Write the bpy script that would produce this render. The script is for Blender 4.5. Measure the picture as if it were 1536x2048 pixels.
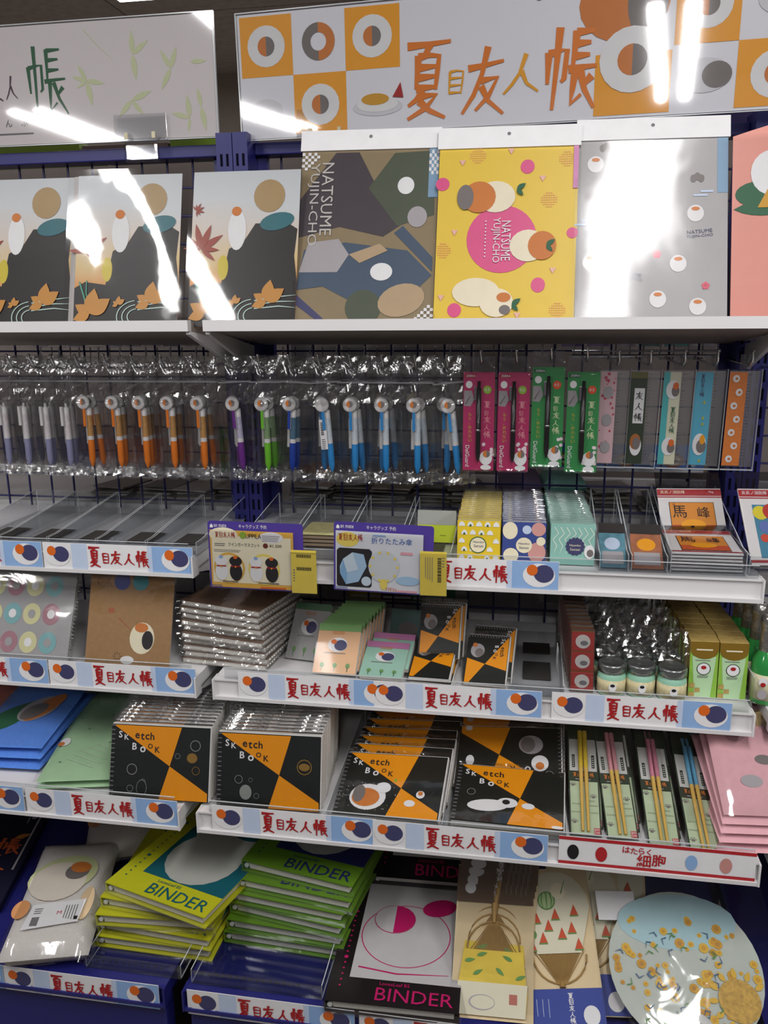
import bpy, bmesh, math, random
from mathutils import Vector, Matrix
random.seed(11)
for _o in list(bpy.data.objects): bpy.data.objects.remove(_o)
sc = bpy.context.scene
COL = sc.collection
PI = math.pi
# ---------------------------------------------------------------- camera
YAW, PITCH, ROLL, FPX = 0.169492, 0.236530, -0.009611, 1692.85
EYE = Vector((0.5197, -1.5918, 1.5))
c_, s_, cp, sp = math.cos(YAW), math.sin(YAW), math.cos(PITCH), math.sin(PITCH)
_r = Vector((c_, s_, 0)); _f = Vector((-s_*cp, c_*cp, -sp)); _u = Vector((-s_*sp, c_*sp, cp))
R_ = math.cos(ROLL)*_r + math.sin(ROLL)*_u; U_ = -math.sin(ROLL)*_r + math.cos(ROLL)*_u
cd = bpy.data.cameras.new('camera'); cam = bpy.data.objects.new('camera', cd); COL.objects.link(cam)
cd.sensor_fit = 'HORIZONTAL'; cd.sensor_width = 36; cd.lens = FPX/1536*36; cd.clip_start = .01
cam.matrix_world = Matrix(((R_.x, U_.x, -_f.x, EYE.x), (R_.y, U_.y, -_f.y, EYE.y), (R_.z, U_.z, -_f.z, EYE.z), (0, 0, 0, 1)))
sc.camera = cam
# ---------------------------------------------------------------- world, ceiling lamps, exposure
w = bpy.data.worlds.new('shop_air'); sc.world = w; w.use_nodes = True
w.node_tree.nodes['Background'].inputs[0].default_value = (.93, .96, 1, 1)
w.node_tree.nodes['Background'].inputs[1].default_value = .16
sc.view_settings.view_transform = 'Standard'; sc.view_settings.look = 'None'
sc.view_settings.exposure = -0.07; sc.view_settings.gamma = 1; sc.view_settings.use_curve_mapping = False
sc.cycles.transparent_max_bounces = 28; sc.cycles.max_bounces = 6; sc.cycles.diffuse_bounces = 3; sc.cycles.glossy_bounces = 3
sc.cycles.caustics_reflective = False; sc.cycles.caustics_refractive = False
CEIL = 2.7
def tube_light(x, y, sx, sy, power):
    l = bpy.data.lights.new('ceiling_tube', 'AREA'); l.shape = 'RECTANGLE'; l.size = sx; l.size_y = sy
    l.energy = power; l.color = (1, .985, .975)
    o = bpy.data.objects.new('ceiling_tube', l); COL.objects.link(o); o.location = (x, y, CEIL-.06)
for x, y, wd in ((-.8, -1.7, .13), (.86, -1.5, .22)): tube_light(x, y, wd, 1.2, 23)
for x, y, ly in ((.68, -4.7, 3.0), (-2.5, -4.9, 3.0), (2.5, -2.2, 2.4), (-2.4, -1.0, 1.2)):
    for d in (-.085, .085): tube_light(x+d, y, .055, ly, (9.5 if y > -3 else 20)*ly)
tube_light(.6, 1.5, .3, 1.2, 22); tube_light(-2.6, 1.5, .3, 1.2, 22); tube_light(2.2, 1.5, .3, 1.2, 22)
# ---------------------------------------------------------------- helpers
def lin(h):
    h = h.lstrip('#'); v = [int(h[i:i+2], 16)/255 for i in (0, 2, 4)]
    return tuple(((c/12.92) if c <= .04045 else ((c+.055)/1.055)**2.4) for c in v)+(1,)
MATS = {}
def pm(name, hx, rough=.5, spec=.4, metal=0, var=.05, scale=40, bump=0, bscale=200, coat=0):
    if name in MATS: return MATS[name]
    m = bpy.data.materials.new(name); m.use_nodes = True; MATS[name] = m
    nt = m.node_tree; N = nt.nodes; b = N['Principled BSDF']
    b.inputs['Roughness'].default_value = rough; b.inputs['Metallic'].default_value = metal
    b.inputs['Specular IOR Level'].default_value = spec; b.inputs['Coat Weight'].default_value = coat
    b.inputs['Coat Roughness'].default_value = .06
    col = lin(hx); b.inputs['Base Color'].default_value = col
    if var or bump:
        tc = N.new('ShaderNodeTexCoord'); no = N.new('ShaderNodeTexNoise'); no.inputs['Scale'].default_value = scale
        no.inputs['Detail'].default_value = 3; nt.links.new(tc.outputs['Object'], no.inputs['Vector'])
        mr = N.new('ShaderNodeMapRange'); mr.inputs[1].default_value = .16; mr.inputs[2].default_value = .7
        mr.inputs[3].default_value = 1-var; mr.inputs[4].default_value = 1+var*.5
        nt.links.new(no.outputs['Fac'], mr.inputs[0])
        vm = N.new('ShaderNodeVectorMath'); vm.operation = 'SCALE'; vm.inputs[0].default_value = col[:3]
        nt.links.new(mr.outputs[0], vm.inputs['Scale']); nt.links.new(vm.outputs[0], b.inputs['Base Color'])
        if bump:
            n2 = N.new('ShaderNodeTexNoise'); n2.inputs['Scale'].default_value = bscale; n2.inputs['Detail'].default_value = 4
            nt.links.new(tc.outputs['Object'], n2.inputs['Vector'])
            bp = N.new('ShaderNodeBump'); bp.inputs['Strength'].default_value = bump; bp.inputs['Distance'].default_value = .002
            nt.links.new(n2.outputs['Fac'], bp.inputs['Height']); nt.links.new(bp.outputs[0], b.inputs['Normal'])
    return m
def film(name, tint='#ffffff', fac=1.0, base=.02, rough=.07, bump=.5, bscale=25, stretch=1.0, dist=.01):
    """thin clear plastic: see-through with Fresnel gloss over fine creases"""
    if name in MATS: return MATS[name]
    m = bpy.data.materials.new(name); m.use_nodes = True; MATS[name] = m
    nt = m.node_tree; N = nt.nodes; L = nt.links
    for n in list(N): N.remove(n)
    out = N.new('ShaderNodeOutputMaterial'); tr = N.new('ShaderNodeBsdfTransparent'); gl = N.new('ShaderNodeBsdfGlossy')
    tr.inputs[0].default_value = lin(tint); gl.inputs['Roughness'].default_value = rough; gl.inputs['Color'].default_value = (1, 1, 1, 1)
    fr = N.new('ShaderNodeFresnel'); fr.inputs['IOR'].default_value = 1.5
    ma = N.new('ShaderNodeMath'); ma.operation = 'MULTIPLY_ADD'; ma.inputs[1].default_value = fac; ma.inputs[2].default_value = base
    ma.use_clamp = True
    mx = N.new('ShaderNodeMixShader')
    cap = N.new('ShaderNodeMath'); cap.operation = 'MINIMUM'; cap.inputs[1].default_value = .16
    L.new(fr.outputs[0], ma.inputs[0]); L.new(ma.outputs[0], cap.inputs[0]); L.new(cap.outputs[0], mx.inputs[0]); L.new(tr.outputs[0], mx.inputs[1]); L.new(gl.outputs[0], mx.inputs[2])
    L.new(mx.outputs[0], out.inputs[0])
    if bump:
        tc = N.new('ShaderNodeTexCoord'); mp = N.new('ShaderNodeMapping'); mp.inputs['Scale'].default_value = (stretch, 1, 1)
        no = N.new('ShaderNodeTexNoise'); no.inputs['Scale'].default_value = bscale; no.inputs['Detail'].default_value = 2; no.inputs['Distortion'].default_value = 1.2
        L.new(tc.outputs['Object'], mp.inputs[0]); L.new(mp.outputs[0], no.inputs['Vector'])
        bp = N.new('ShaderNodeBump'); bp.inputs['Strength'].default_value = bump; bp.inputs['Distance'].default_value = dist
        L.new(no.outputs['Fac'], bp.inputs['Height']); L.new(bp.outputs[0], gl.inputs['Normal'])
    return m
class M:
    """collects shapes with material slots; build() links them as ONE mesh object"""
    def __init__(s): s.v = []; s.f = []; s.mi = []; s.mats = []; s.sm = []
    def k(s, mat):
        if mat not in s.mats: s.mats.append(mat)
        return s.mats.index(mat)
    def face(s, pts, mat, smooth=False):
        n = len(s.v); s.v += [tuple(p) for p in pts]; s.f.append(tuple(range(n, n+len(pts)))); s.mi.append(s.k(mat)); s.sm.append(smooth)
    def add(s, vs, fs, mat, smooth=False):
        n = len(s.v); s.v += [tuple(p) for p in vs]; k = s.k(mat)
        for f in fs: s.f.append(tuple(i+n for i in f)); s.mi.append(k); s.sm.append(smooth)
    def box(s, x0, x1, y0, y1, z0, z1, mat, front=None):
        vs = [(x0,y0,z0),(x1,y0,z0),(x1,y1,z0),(x0,y1,z0),(x0,y0,z1),(x1,y0,z1),(x1,y1,z1),(x0,y1,z1)]
        s.add(vs, [(3,2,1,0),(4,5,6,7),(1,2,6,5),(2,3,7,6),(3,0,4,7)], mat); s.add(vs, [(0,1,5,4)], front or mat)
        return s
    def bbox(s, x0, x1, y0, y1, z0, z1, mat, r=.002):
        """box with bevelled edges"""
        bm = bmesh.new(); bmesh.ops.create_cube(bm, size=1)
        for v in bm.verts: v.co = Vector(((x0+x1)/2+v.co.x*(x1-x0), (y0+y1)/2+v.co.y*(y1-y0), (z0+z1)/2+v.co.z*(z1-z0)))
        bmesh.ops.bevel(bm, geom=bm.edges[:], offset=r, segments=2, affect='EDGES', profile=.6)
        bm.verts.index_update(); s.add([v.co[:] for v in bm.verts], [[v.index for v in f.verts] for f in bm.faces], mat); bm.free(); return s
    def prism(s, pts, y0, y1, mat, front=None):
        """pts (x,z) outline counter-clockwise seen from -y, between y0 (front) and y1"""
        n = len(pts); a = [(x, y0, z) for x, z in pts]; b = [(x, y1, z) for x, z in pts]
        s.face(a, front or mat); s.face(b[::-1], mat)
        for i in range(n): j = (i+1) % n; s.face([a[j], a[i], b[i], b[j]], mat)
        return s
    def tube(s, pts, r, mat, n=8, cap=True, smooth=True):
        pts = [Vector(p) for p in pts]; rs = r if isinstance(r, (list, tuple)) else [r]*len(pts); vs = []; fs = []
        ref = Vector((0, 0, 1))
        for i, p in enumerate(pts):
            d = (pts[min(i+1, len(pts)-1)]-pts[max(i-1, 0)]).normalized()
            a = d.cross(ref if abs(d.z) < .9 else Vector((1, 0, 0))).normalized(); b = d.cross(a)
            for k in range(n): t = 2*PI*k/n; vs.append(p+(a*math.cos(t)+b*math.sin(t))*rs[i])
        for i in range(len(pts)-1):
            for k in range(n): k2 = (k+1) % n; fs.append((i*n+k, i*n+k2, (i+1)*n+k2, (i+1)*n+k))
        s.add(vs, fs, mat, smooth)
        if cap: s.face(vs[:n][::-1], mat); s.face(vs[-n:], mat)
        return s
    def lathe(s, prof, mat, n=24, c=(0, 0), smooth=True):
        vs = []; fs = []
        for r, z in prof:
            for k in range(n): t = 2*PI*k/n; vs.append((c[0]+r*math.cos(t), c[1]+r*math.sin(t), z))
        for i in range(len(prof)-1):
            for k in range(n): k2 = (k+1) % n; fs.append((i*n+k, i*n+k2, (i+1)*n+k2, (i+1)*n+k))
        s.add(vs, fs, mat, smooth); return s
    def grid(s, fn, nu, nv, mat, smooth=True):
        vs = [fn(i/nu, j/nv) for j in range(nv+1) for i in range(nu+1)]
        fs = [(j*(nu+1)+i, j*(nu+1)+i+1, (j+1)*(nu+1)+i+1, (j+1)*(nu+1)+i) for j in range(nv) for i in range(nu)]
        s.add(vs, fs, mat, smooth); return s
    def mesh(s, name):
        me = bpy.data.meshes.new(name); me.from_pydata(s.v, [], s.f)
        for m in s.mats: me.materials.append(m)
        me.polygons.foreach_set('material_index', s.mi); me.polygons.foreach_set('use_smooth', s.sm); me.update()
        return me
    def build(s, name, parent=None, loc=None):
        o = bpy.data.objects.new(name, s.mesh(name)); COL.objects.link(o)
        if parent: o.parent = parent
        if loc: o.location = loc
        return o
# flat print (x right, z up, seen from -y); l = ink layer
_T = {}
def preload(strs):
    obs = []
    for t in strs:
        if t in _T: continue
        cu = bpy.data.curves.new('t', 'FONT'); cu.body = t.lstrip('*'); cu.offset = .018 if t[0] == '*' else 0; cu.size = 1; cu.resolution_u = 2
        o = bpy.data.objects.new('t', cu); COL.objects.link(o); obs.append((t, o, cu))
    dg = bpy.context.evaluated_depsgraph_get(); dg.update()
    for t, o, cu in obs:
        me = o.evaluated_get(dg).to_mesh()
        vs = [(v.co.x, v.co.y) for v in me.vertices]; fs = [tuple(p.vertices) for p in me.polygons]
        if vs:
            x0 = min(v[0] for v in vs); x1 = max(v[0] for v in vs); y0 = min(v[1] for v in vs); y1 = max(v[1] for v in vs)
            _T[t] = ([(x-x0, y-y0) for x, y in vs], fs, x1-x0, y1-y0)
        else: _T[t] = ([], [], 1, 1)
    for t, o, cu in obs:
        bpy.data.objects.remove(o); bpy.data.curves.remove(cu)
INK = .00035
class Pr(M):
    y0 = 0; e = 0
    def xf(s, x, z, l): return (x, s.y0-INK*(l+1)-s.e, z)
    def poly(s, pts, mat, l=0): s.e += 3e-6; s.face([s.xf(x, z, l) for x, z in pts], mat); return s
    def rect(s, x0, x1, z0, z1, mat, l=0): return s.poly([(x0, z0), (x1, z0), (x1, z1), (x0, z1)], mat, l)
    def ell(s, cx, cz, rx, rz, mat, l=0, rot=0, a0=0, a1=2*PI, n=20):
        c, q = math.cos(rot), math.sin(rot); pts = []
        full = abs(a1-a0-2*PI) < 1e-6
        for i in range(n if full else n+1):
            t = a0+(a1-a0)*i/n; x, z = rx*math.cos(t), rz*math.sin(t); pts.append((cx+x*c-z*q, cz+x*q+z*c))
        return s.poly(pts, mat, l)
    def ring(s, cx, cz, r, w, mat, l=0, n=16, a0=0, a1=2*PI, sq=1):
        for i in range(n):
            t0 = a0+(a1-a0)*i/n; t1 = a0+(a1-a0)*(i+1)/n
            s.poly([(cx+(r+d)*math.cos(t), cz+sq*(r+d)*math.sin(t)) for t, d in ((t0, 0), (t0, w), (t1, w), (t1, 0))], mat, l)
        return s
    def text(s, t, x, z, h, mat, l=1, w=None, rot=0, anchor='l'):
        if t not in _T: preload([t])
        vs, fs, tw, th = _T[t]; k = h/th; kx = (w/tw) if w else k; wid = tw*kx
        ox = {'l': 0, 'c': -wid/2, 'r': -wid}[anchor]; c, q = math.cos(rot), math.sin(rot)
        s.add([s.xf(x+(vx*kx+ox)*c-vy*k*q, z+(vx*kx+ox)*q+vy*k*c, l) for vx, vy in vs], fs, mat); return s
    def stroke(s, pts, ws, mat, l=1, taper=True):
        n = len(pts); L = []; R = []
        for i, (x, z) in enumerate(pts):
            a = pts[max(i-1, 0)]; b = pts[min(i+1, n-1)]; dx, dz = b[0]-a[0], b[1]-a[1]; d = math.hypot(dx, dz) or 1
            wv = ws[i] if isinstance(ws, (list, tuple)) else ws
            if taper and not isinstance(ws, (list, tuple)) and i == n-1: wv *= .35
            L.append((x-dz/d*wv/2, z+dx/d*wv/2)); R.append((x+dz/d*wv/2, z-dx/d*wv/2))
        for i in range(n-1): s.poly([R[i], R[i+1], L[i+1], L[i]], mat, l)
        return s
    def brush(s, ch, x, z, wd, ht, mat, l=1, bw=.1, sk=0):
        k = math.sqrt(wd*ht)
        for st in KAN[ch]: s.stroke([(x+(a+sk*b)*wd, z+b*ht) for a, b in st], [bw*k*(1.15 if i == 0 else .75 if i < len(st)-1 else .5) for i in range(len(st))], mat, l)
        return s
    def barcode(s, x, z, wd, ht, mat, l=1, n=18, vert=False):
        rr = random.Random(3); p = 0
        while p < 1:
            a = rr.uniform(.4, 1.6)/n
            if vert: s.rect(x, x+wd, z+ht*p, z+ht*min(1, p+a*.55), mat, l)
            else: s.rect(x+wd*p, x+wd*min(1, p+a*.55), z, z+ht, mat, l)
            p += a
        return s
    def lines(s, x, z, wd, ht, n, mat, l=1, th=.4, vert=False):
        """rows of print too small to read"""
        rr = random.Random(5)
        for i in range(n):
            f = rr.uniform(.6, 1)
            if vert: s.rect(x+wd*i/n, x+wd*(i+th)/n, z+ht*(1-f), z+ht, mat, l)
            else: s.rect(x, x+wd*f, z+ht*i/n, z+ht*(i+th)/n, mat, l)
        return s
ORD = ['front', 'first', 'second', 'third', 'fourth', 'fifth', 'sixth', 'seventh', 'eighth', 'ninth', 'tenth', 'eleventh', 'twelfth', 'thirteenth', 'fourteenth', 'fifteenth']
KAN = {
 'natsu': [[(.02,.95),(.5,.96),(.98,.98)],[(.52,.95),(.45,.86),(.38,.8)],[(.28,.82),(.27,.6),(.26,.38)],[(.28,.8),(.5,.82),(.74,.8),(.72,.6),(.7,.36)],[(.3,.66),(.68,.67)],[(.3,.53),(.68,.54)],[(.26,.39),(.7,.4)],[(.42,.36),(.28,.24),(.1,.16)],[(.34,.28),(.72,.29),(.5,.12),(.1,-.02)],[(.34,.22),(.6,.08),(.95,-.02)]],
 'me': [[(.15,.95),(.16,.5),(.18,.02)],[(.15,.93),(.5,.97),(.86,.93),(.86,.5),(.82,0)],[(.2,.66),(.8,.67)],[(.2,.36),(.8,.37)],[(.18,.06),(.82,.06)]],
 'yu': [[(.08,.7),(.5,.74),(.92,.79)],[(.52,1.02),(.42,.6),(.25,.28),(.0,0)],[(.4,.5),(.8,.54),(.62,.26),(.32,.04)],[(.42,.42),(.62,.18),(1.0,-.03)]],
 'hito': [[(.56,.98),(.42,.5),(.22,.22),(0,0)],[(.47,.56),(.66,.24),(1.02,.02)]],
 'cho': [[(.04,.72),(.05,.5),(.06,.3)],[(.04,.7),(.22,.73),(.4,.74),(.39,.36),(.33,.32)],[(.22,1.04),(.215,.5),(.2,-.05)],[(.56,.98),(.55,.7),(.54,.46)],[(.56,.96),(.92,.97)],[(.56,.81),(.86,.82)],[(.56,.65),(.86,.66)],[(.46,.48),(.74,.5),(1.02,.51)],[(.6,.46),(.58,.2),(.57,.02),(.76,.14)],[(.94,.38),(.78,.26)],[(.7,.46),(.82,.2),(1.04,-.05)]]}
def linkto(o, parent):
    if parent: o.parent = parent
    return o
def tag(o, label, cat=None, group=None, kind=None):
    if label: o['label'] = label
    if cat: o['category'] = cat
    if group: o['group'] = group
    if kind: o['kind'] = kind
    return o
def frame(X, Y, Z, yaw=0, lean=0, roll=0):
    """pose of an upright thing: yaw about z, then leaning back by lean, then turned in its own plane by roll (degrees)"""
    yaw, lean, roll = (math.radians(a) for a in (yaw, lean, roll))
    ux = Vector((math.cos(yaw), math.sin(yaw), 0)); n = Vector((-math.sin(yaw), math.cos(yaw), 0)); uz = Vector((0, 0, 1))*math.cos(lean)+n*math.sin(lean)
    a = ux*math.cos(roll)+uz*math.sin(roll); b = uz*math.cos(roll)-ux*math.sin(roll); c = b.cross(a)
    return Matrix(((a.x, c.x, b.x, X), (a.y, c.y, b.y, Y), (a.z, c.z, b.z, Z), (0, 0, 0, 1)))
def thing(name, label, cat, mat=None, group=None):
    o = bpy.data.objects.new(name, None); COL.objects.link(o); o.empty_display_size = .02
    if mat is not None: o.matrix_world = mat
    return tag(o, label, cat, group)
def dup(root, mat=None, label=None, group=None):
    r = root.copy(); COL.objects.link(r)
    if mat is not None: r.matrix_world = mat
    if label: r['label'] = label
    if group: r['group'] = group
    for ch in list(root.children):
        c = ch.copy(); COL.objects.link(c); c.parent = r
        for g in list(ch.children): d = g.copy(); COL.objects.link(d); d.parent = c
    return r
def wrinkle(seed, amp):
    rr = random.Random(seed); K = [(rr.uniform(-9, 9), rr.uniform(-9, 9), rr.uniform(0, 6), rr.uniform(.3, 1)) for _ in range(5)]
    return lambda u, v: amp*sum(a*math.sin(p*u+q_*v+o) for p, q_, o, a in K)/2.5
def sheet(m, x0, x1, z0, z1, y, mat, seed=0, amp=.001, nu=6, nv=6):
    """creased plastic sheet in front of a thing"""
    f = wrinkle(seed, amp)
    return m.grid(lambda u, v: (x0+(x1-x0)*u, y+f(u, v), z0+(z1-z0)*v), nu, nv, mat)
def pouch(m, x0, x1, z0, z1, t, mat, seed=0, amp=.001, nu=6, nv=8):
    """front and back of a plastic bag, closed at its edges"""
    f = wrinkle(seed, amp); b = lambda u, v: (1-abs(2*u-1)**3)*(1-abs(2*v-1)**4)
    m.grid(lambda u, v: (x0+(x1-x0)*u, -t*b(u, v)+f(u, v), z0+(z1-z0)*v), nu, nv, mat)
    return m.grid(lambda u, v: (x0+(x1-x0)*(1-u), t*b(u, v)+.0004+f(u, v)*.5, z0+(z1-z0)*v), nu, nv, mat)
def crinkle(m, fn, nu, nv, mat, seed=1, amp=.003):
    """crumpled plastic: each corner of the sheet fn(u, v) pushed about, flat facets that glint"""
    rr = random.Random(seed); J = {}
    def g(u, v):
        x, y, z = fn(u, v); k = (round(u*nu), round(v*nv))
        if k not in J: J[k] = (rr.uniform(-amp, amp)*.6, rr.uniform(-amp, amp), rr.uniform(-amp, amp))
        a = J[k]; return (x+a[0], y+a[1], z+a[2])
    return m.grid(g, nu, nv, mat, False)
# ---------------------------------------------------------------- materials
WHITE = pm('white_paper', '#e9e8ea', .55); WMET = pm('white_enamel', '#dedcdd', .35, .5, var=.03, scale=8)
NAVY = pm('blue_enamel', '#23246e', .38, .5, var=.08, scale=12); NAVYD = pm('blue_dark_slot', '#08081c', .8, .1)
WIRE = pm('blue_wire', '#20205a', .35, .5, var=.05); CHROME = pm('chrome', '#c9c9cc', .15, .5, 1, var=.02)
BLACK = pm('black_ink', '#1c1a1c', .55); INKG = pm('grey_ink', '#77757a', .6); RED = pm('red_ink', '#a81e22', .5); ORANGE = pm('orange_ink', '#dd6a22', .5)
SLATE = pm('slate_ink', '#43436a', .5); OCHRE = pm('banner_orange', '#f0a11c', .45, var=.03); GREY = pm('warm_grey_ink', '#77706e', .5)
TERRA = pm('terracotta_ink', '#cf7a36', .5); SKY = pm('label_sky_blue', '#8fb2df', .5); SKYL = pm('label_pale_blue', '#c3d2ea', .5)
ACR = film('clear_acrylic', '#f4f5f6', .55, .02, .08, bump=0); ACREDGE = pm('acrylic_edge', '#c9cdd0', .15, .6, var=.02)
FILM = film('clear_film', '#fbfbfb', 1.1, .03, .08, bump=.35, bscale=14, dist=.004); BAG = film('bag_film', '#f8f8f8', .9, .02, .10, bump=.6, bscale=30, dist=.004)
SMOOTHF = film('file_film', '#fcfcfc', 1.0, .02, .05, bump=.12, bscale=6, dist=.004); MATTEF = film('low_gloss_film', '#fdfdfd', .35, .0, .1, bump=.1, bscale=8, dist=.003); GLINT2 = film('silver_crumpled_film', '#ececec', 1.5, .28, .14, bump=.3, bscale=60, dist=.003); STIFF = film('stiff_sleeve', '#fcfcfc', 1.0, .015, .04, bump=.03, bscale=3, dist=.004)
GLINT = film('crumpled_film', '#fafafa', 1.4, .10, .12, bump=.3, bscale=60, dist=.003)
SOFTG = film('hazy_film', '#fcfcfc', 1.0, .0, .10, bump=.12, bscale=6, dist=.004)
SKD = pm('sketchbook_black_green', '#171d1b', .35, .5, var=.08); SKO = pm('sketchbook_orange', '#f0970f', .35, .5, var=.03)
PAGE = pm('page_edges', '#dcd9d2', .7, var=.1, scale=300); KRAFT = pm('kraft_board', '#a07b50', .7, var=.1, scale=120)
YELLOW = pm('yellow_tag', '#e2ca50', .5); PURPLE = pm('purple_card', '#4c3a92', .45)
# ================================================================ the setting
def struct(o): o['kind'] = 'structure'; return o
CEILM = pm('ceiling_board', '#b3aaa8', .9, .1, var=.22, scale=26, bump=.4, bscale=60); WALLM = pm('far_wall_paint', '#a89d93', .8, .1, var=.08, scale=3)
FLOORM = pm('floor_vinyl', '#7b766e', .4, .4, var=.06, scale=6)
struct(M().box(-6, 6, -6, 5.2, -.05, 0, FLOORM).build('floor'))
struct(M().box(-6, 6, 3.05, 3.15, 0, CEIL+.1, WALLM).build('wall_back'))
# unseen block for the opposite racks, added to keep light off the lower shelves
struct(M().box(-6, 6, -2.75, -2.25, 0, 1.88, pm('rack_stand_in', '#6f6a70', .7, .2, var=.5, scale=5)).build('opposite_shade_block'))
struct(M().box(-6.1, -6, -6, 3.15, 0, CEIL+.1, WALLM).build('wall_left')); struct(M().box(6, 6.1, -6, 3.15, 0, CEIL+.1, WALLM).build('wall_right'))
ceil = struct(M().box(-6, 6, -6, 3.15, CEIL+.012, CEIL+.1, pm('ceiling_joint', '#5a524f', .9, .1)).build('ceiling'))
pmsh = None
for i in range(-6, 6):
    for j in range(-2, 3):
        if pmsh is None: pp = M().bbox(.004, .996, .004, .996, 0, .012, CEILM, .003).build('ceiling_panel', ceil); pmsh = pp.data
        else: pp = bpy.data.objects.new('ceiling_panel', pmsh); COL.objects.link(pp); pp.parent = ceil
        pp.location = (i-.19, j+.12, CEIL)
EMIT = bpy.data.materials.new('lamp_diffuser'); EMIT.use_nodes = True
EMIT.node_tree.nodes['Principled BSDF'].inputs['Emission Color'].default_value = (1, .97, .92, 1); EMIT.node_tree.nodes['Principled BSDF'].inputs['Emission Strength'].default_value = 6
t = thing('ceiling_light', 'white fluorescent ceiling light at the top edge above the pale banner', 'light', Matrix.Translation((-.985, 1.235, CEIL)))
M().bbox(-.09, .09, -.56, .56, -.05, -.002, WMET, .004).build('housing', t); M().bbox(-.07, .07, -.54, .54, -.062, -.05, EMIT, .003).build('diffuser', t)
# racks: posts with slots, top rail, wire mesh
def post(parent, x0, x1):
    m = M().box(x0, x1, -.07, -.002, 0, 1.80, NAVY)
    o = m.build('post', parent); s = M(); cx = (x0+x1)/2
    for k in range(44):
        z = 1.765-k*.031
        if z < .45: break
        s.box(cx-.0075, cx-.0035, -.0708, -.069, z-.02, z, NAVYD); s.box(cx+.0035, cx+.0075, -.0708, -.069, z-.02, z, NAVYD)
    s.build('slots', o)['kind'] = 'stuff'
wv = M().tube([(0, 0, .44), (0, 0, 1.775)], .0021, WIRE, 6).mesh('wire'); wh = {}
def rack(name, label, posts, stile, wires, x0, x1):
    t = thing(name, label, 'shelf rack', Matrix.Identity(4), 'blue steel shelf racks')
    for a in posts: post(t, *a)
    M().bbox(x0, x1, -.03, .012, 1.768, 1.789, NAVY, .002).build('top_rail', t)
    for a, b in stile: M().box(a, b, -.012, .006, .3, 1.768, NAVY).build('frame_stile', t)
    for x in wires:
        o = bpy.data.objects.new('wire', wv); COL.objects.link(o); o.parent = t; o.location = (x, 0, 0)
    me = M().tube([(x0, .004, 0), (x1, .004, 0)], .0021, WIRE, 6).mesh('wire')
    for k in range(-7, 20):
        o = bpy.data.objects.new('wire', me); COL.objects.link(o); o.parent = t; o.location = (0, 0, 1.4215-.05*k)
    return t
rack('shelf_rack', 'blue steel wire rack on the left, under the pale leaf banner', [(-.0335, -.0045), (-.915, -.888)], [(-.06, -.0336), (-.8879, -.865)], [-.1057-.05*i for i in range(16)], -.888, -.0335)
rack('shelf_rack', 'blue steel wire rack in the middle, under the orange chequered banner', [(-.003, .0235), (.862, .888)], [(.0236, .04), (.846, .8619)], [.0141+.05*k for k in range(1, 17)], .0236, .862)
rack('shelf_rack', 'blue slotted rack post at the right edge beside the ruler packs', [(.890, .917)], [], [], .917, 1.3)
# shelves
SH = {2: (-.33, 1.105), 3: (-.35, .90), 4: (-.45, .715), 5: (-.55, .465)}
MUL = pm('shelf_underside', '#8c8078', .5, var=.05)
def bracket(parent, x, yf, zt, sgn, back=.075, mat=WMET):
    M().prism([(0, 0)]*0 or [(yf+.02, zt-.012), (yf+.02, zt-.002), (-.03, zt-.002), (-.03, zt-back), (-.07, zt-back)], -.002, .002, mat).build('bracket', parent).matrix_local = Matrix(((0, 1, 0, x), (1, 0, 0, 0), (0, 0, 1, 0), (0, 0, 0, 1)))
def shelf(name, label, x0, x1, lvl, group):
    yf, zt = SH[lvl]; deck = WMET if lvl < 5 else NAVY
    t = thing(name, label, 'shelf', Matrix.Identity(4), group)
    M().box(x0, x1, yf+.012, -.008, zt-.022, zt, deck).build('deck', t)
    # price channel: back, top lip, bottom lip, end caps
    m = M().box(x0, x1, yf+.004, yf+.0119, zt-.031, zt+.001, deck).box(x0, x1, yf-.004, yf+.0039, zt-.0345, zt-.0285, deck).box(x0, x1, yf+.0003, yf+.0039, zt-.002, zt+.001, deck)
    m.box(x0-.0006, x0+.0022, yf-.005, yf+.02, zt-.0346, zt+.0015, deck).box(x1-.0022, x1+.0006, yf-.005, yf+.02, zt-.0346, zt+.0015, deck)
    m.build('price_channel', t)
    bracket(t, x0+.006, yf, zt-.02, 1, .07, deck); bracket(t, x1-.006, yf, zt-.02, 1, .07, deck)
    if lvl < 5: M().box(x0+.02, x1-.008, yf+.0012, yf+.0024, zt+.002, zt+.0215, ACR).box(x0+.02, x1-.008, yf+.001, yf+.0026, zt+.0215, zt+.0225, ACREDGE).build('clear_front_guard', t)
    return t
for lvl, nm in ((2, 'below the hanging pens'), (3, 'with notebooks and jars row'), (4, 'with sketch books row'), (5, 'at the bottom with binders')):
    body = 'navy steel base deck' if lvl == 5 else 'white steel shelf'
    shelf('shelf', f'{body} of the left rack, {nm}', -.885, -.015, lvl, None); shelf('shelf', f'{body} of the middle rack, {nm}', .015, .87, lvl, None)
M().bbox(-.885, -.02, -.54, -.51, 0, .43, NAVY, .004).build('kick_panel', bpy.data.objects['shelf.006']); M().bbox(.02, .87, -.54, -.51, 0, .43, NAVY, .004).build('kick_panel', bpy.data.objects['shelf.007'])
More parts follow.
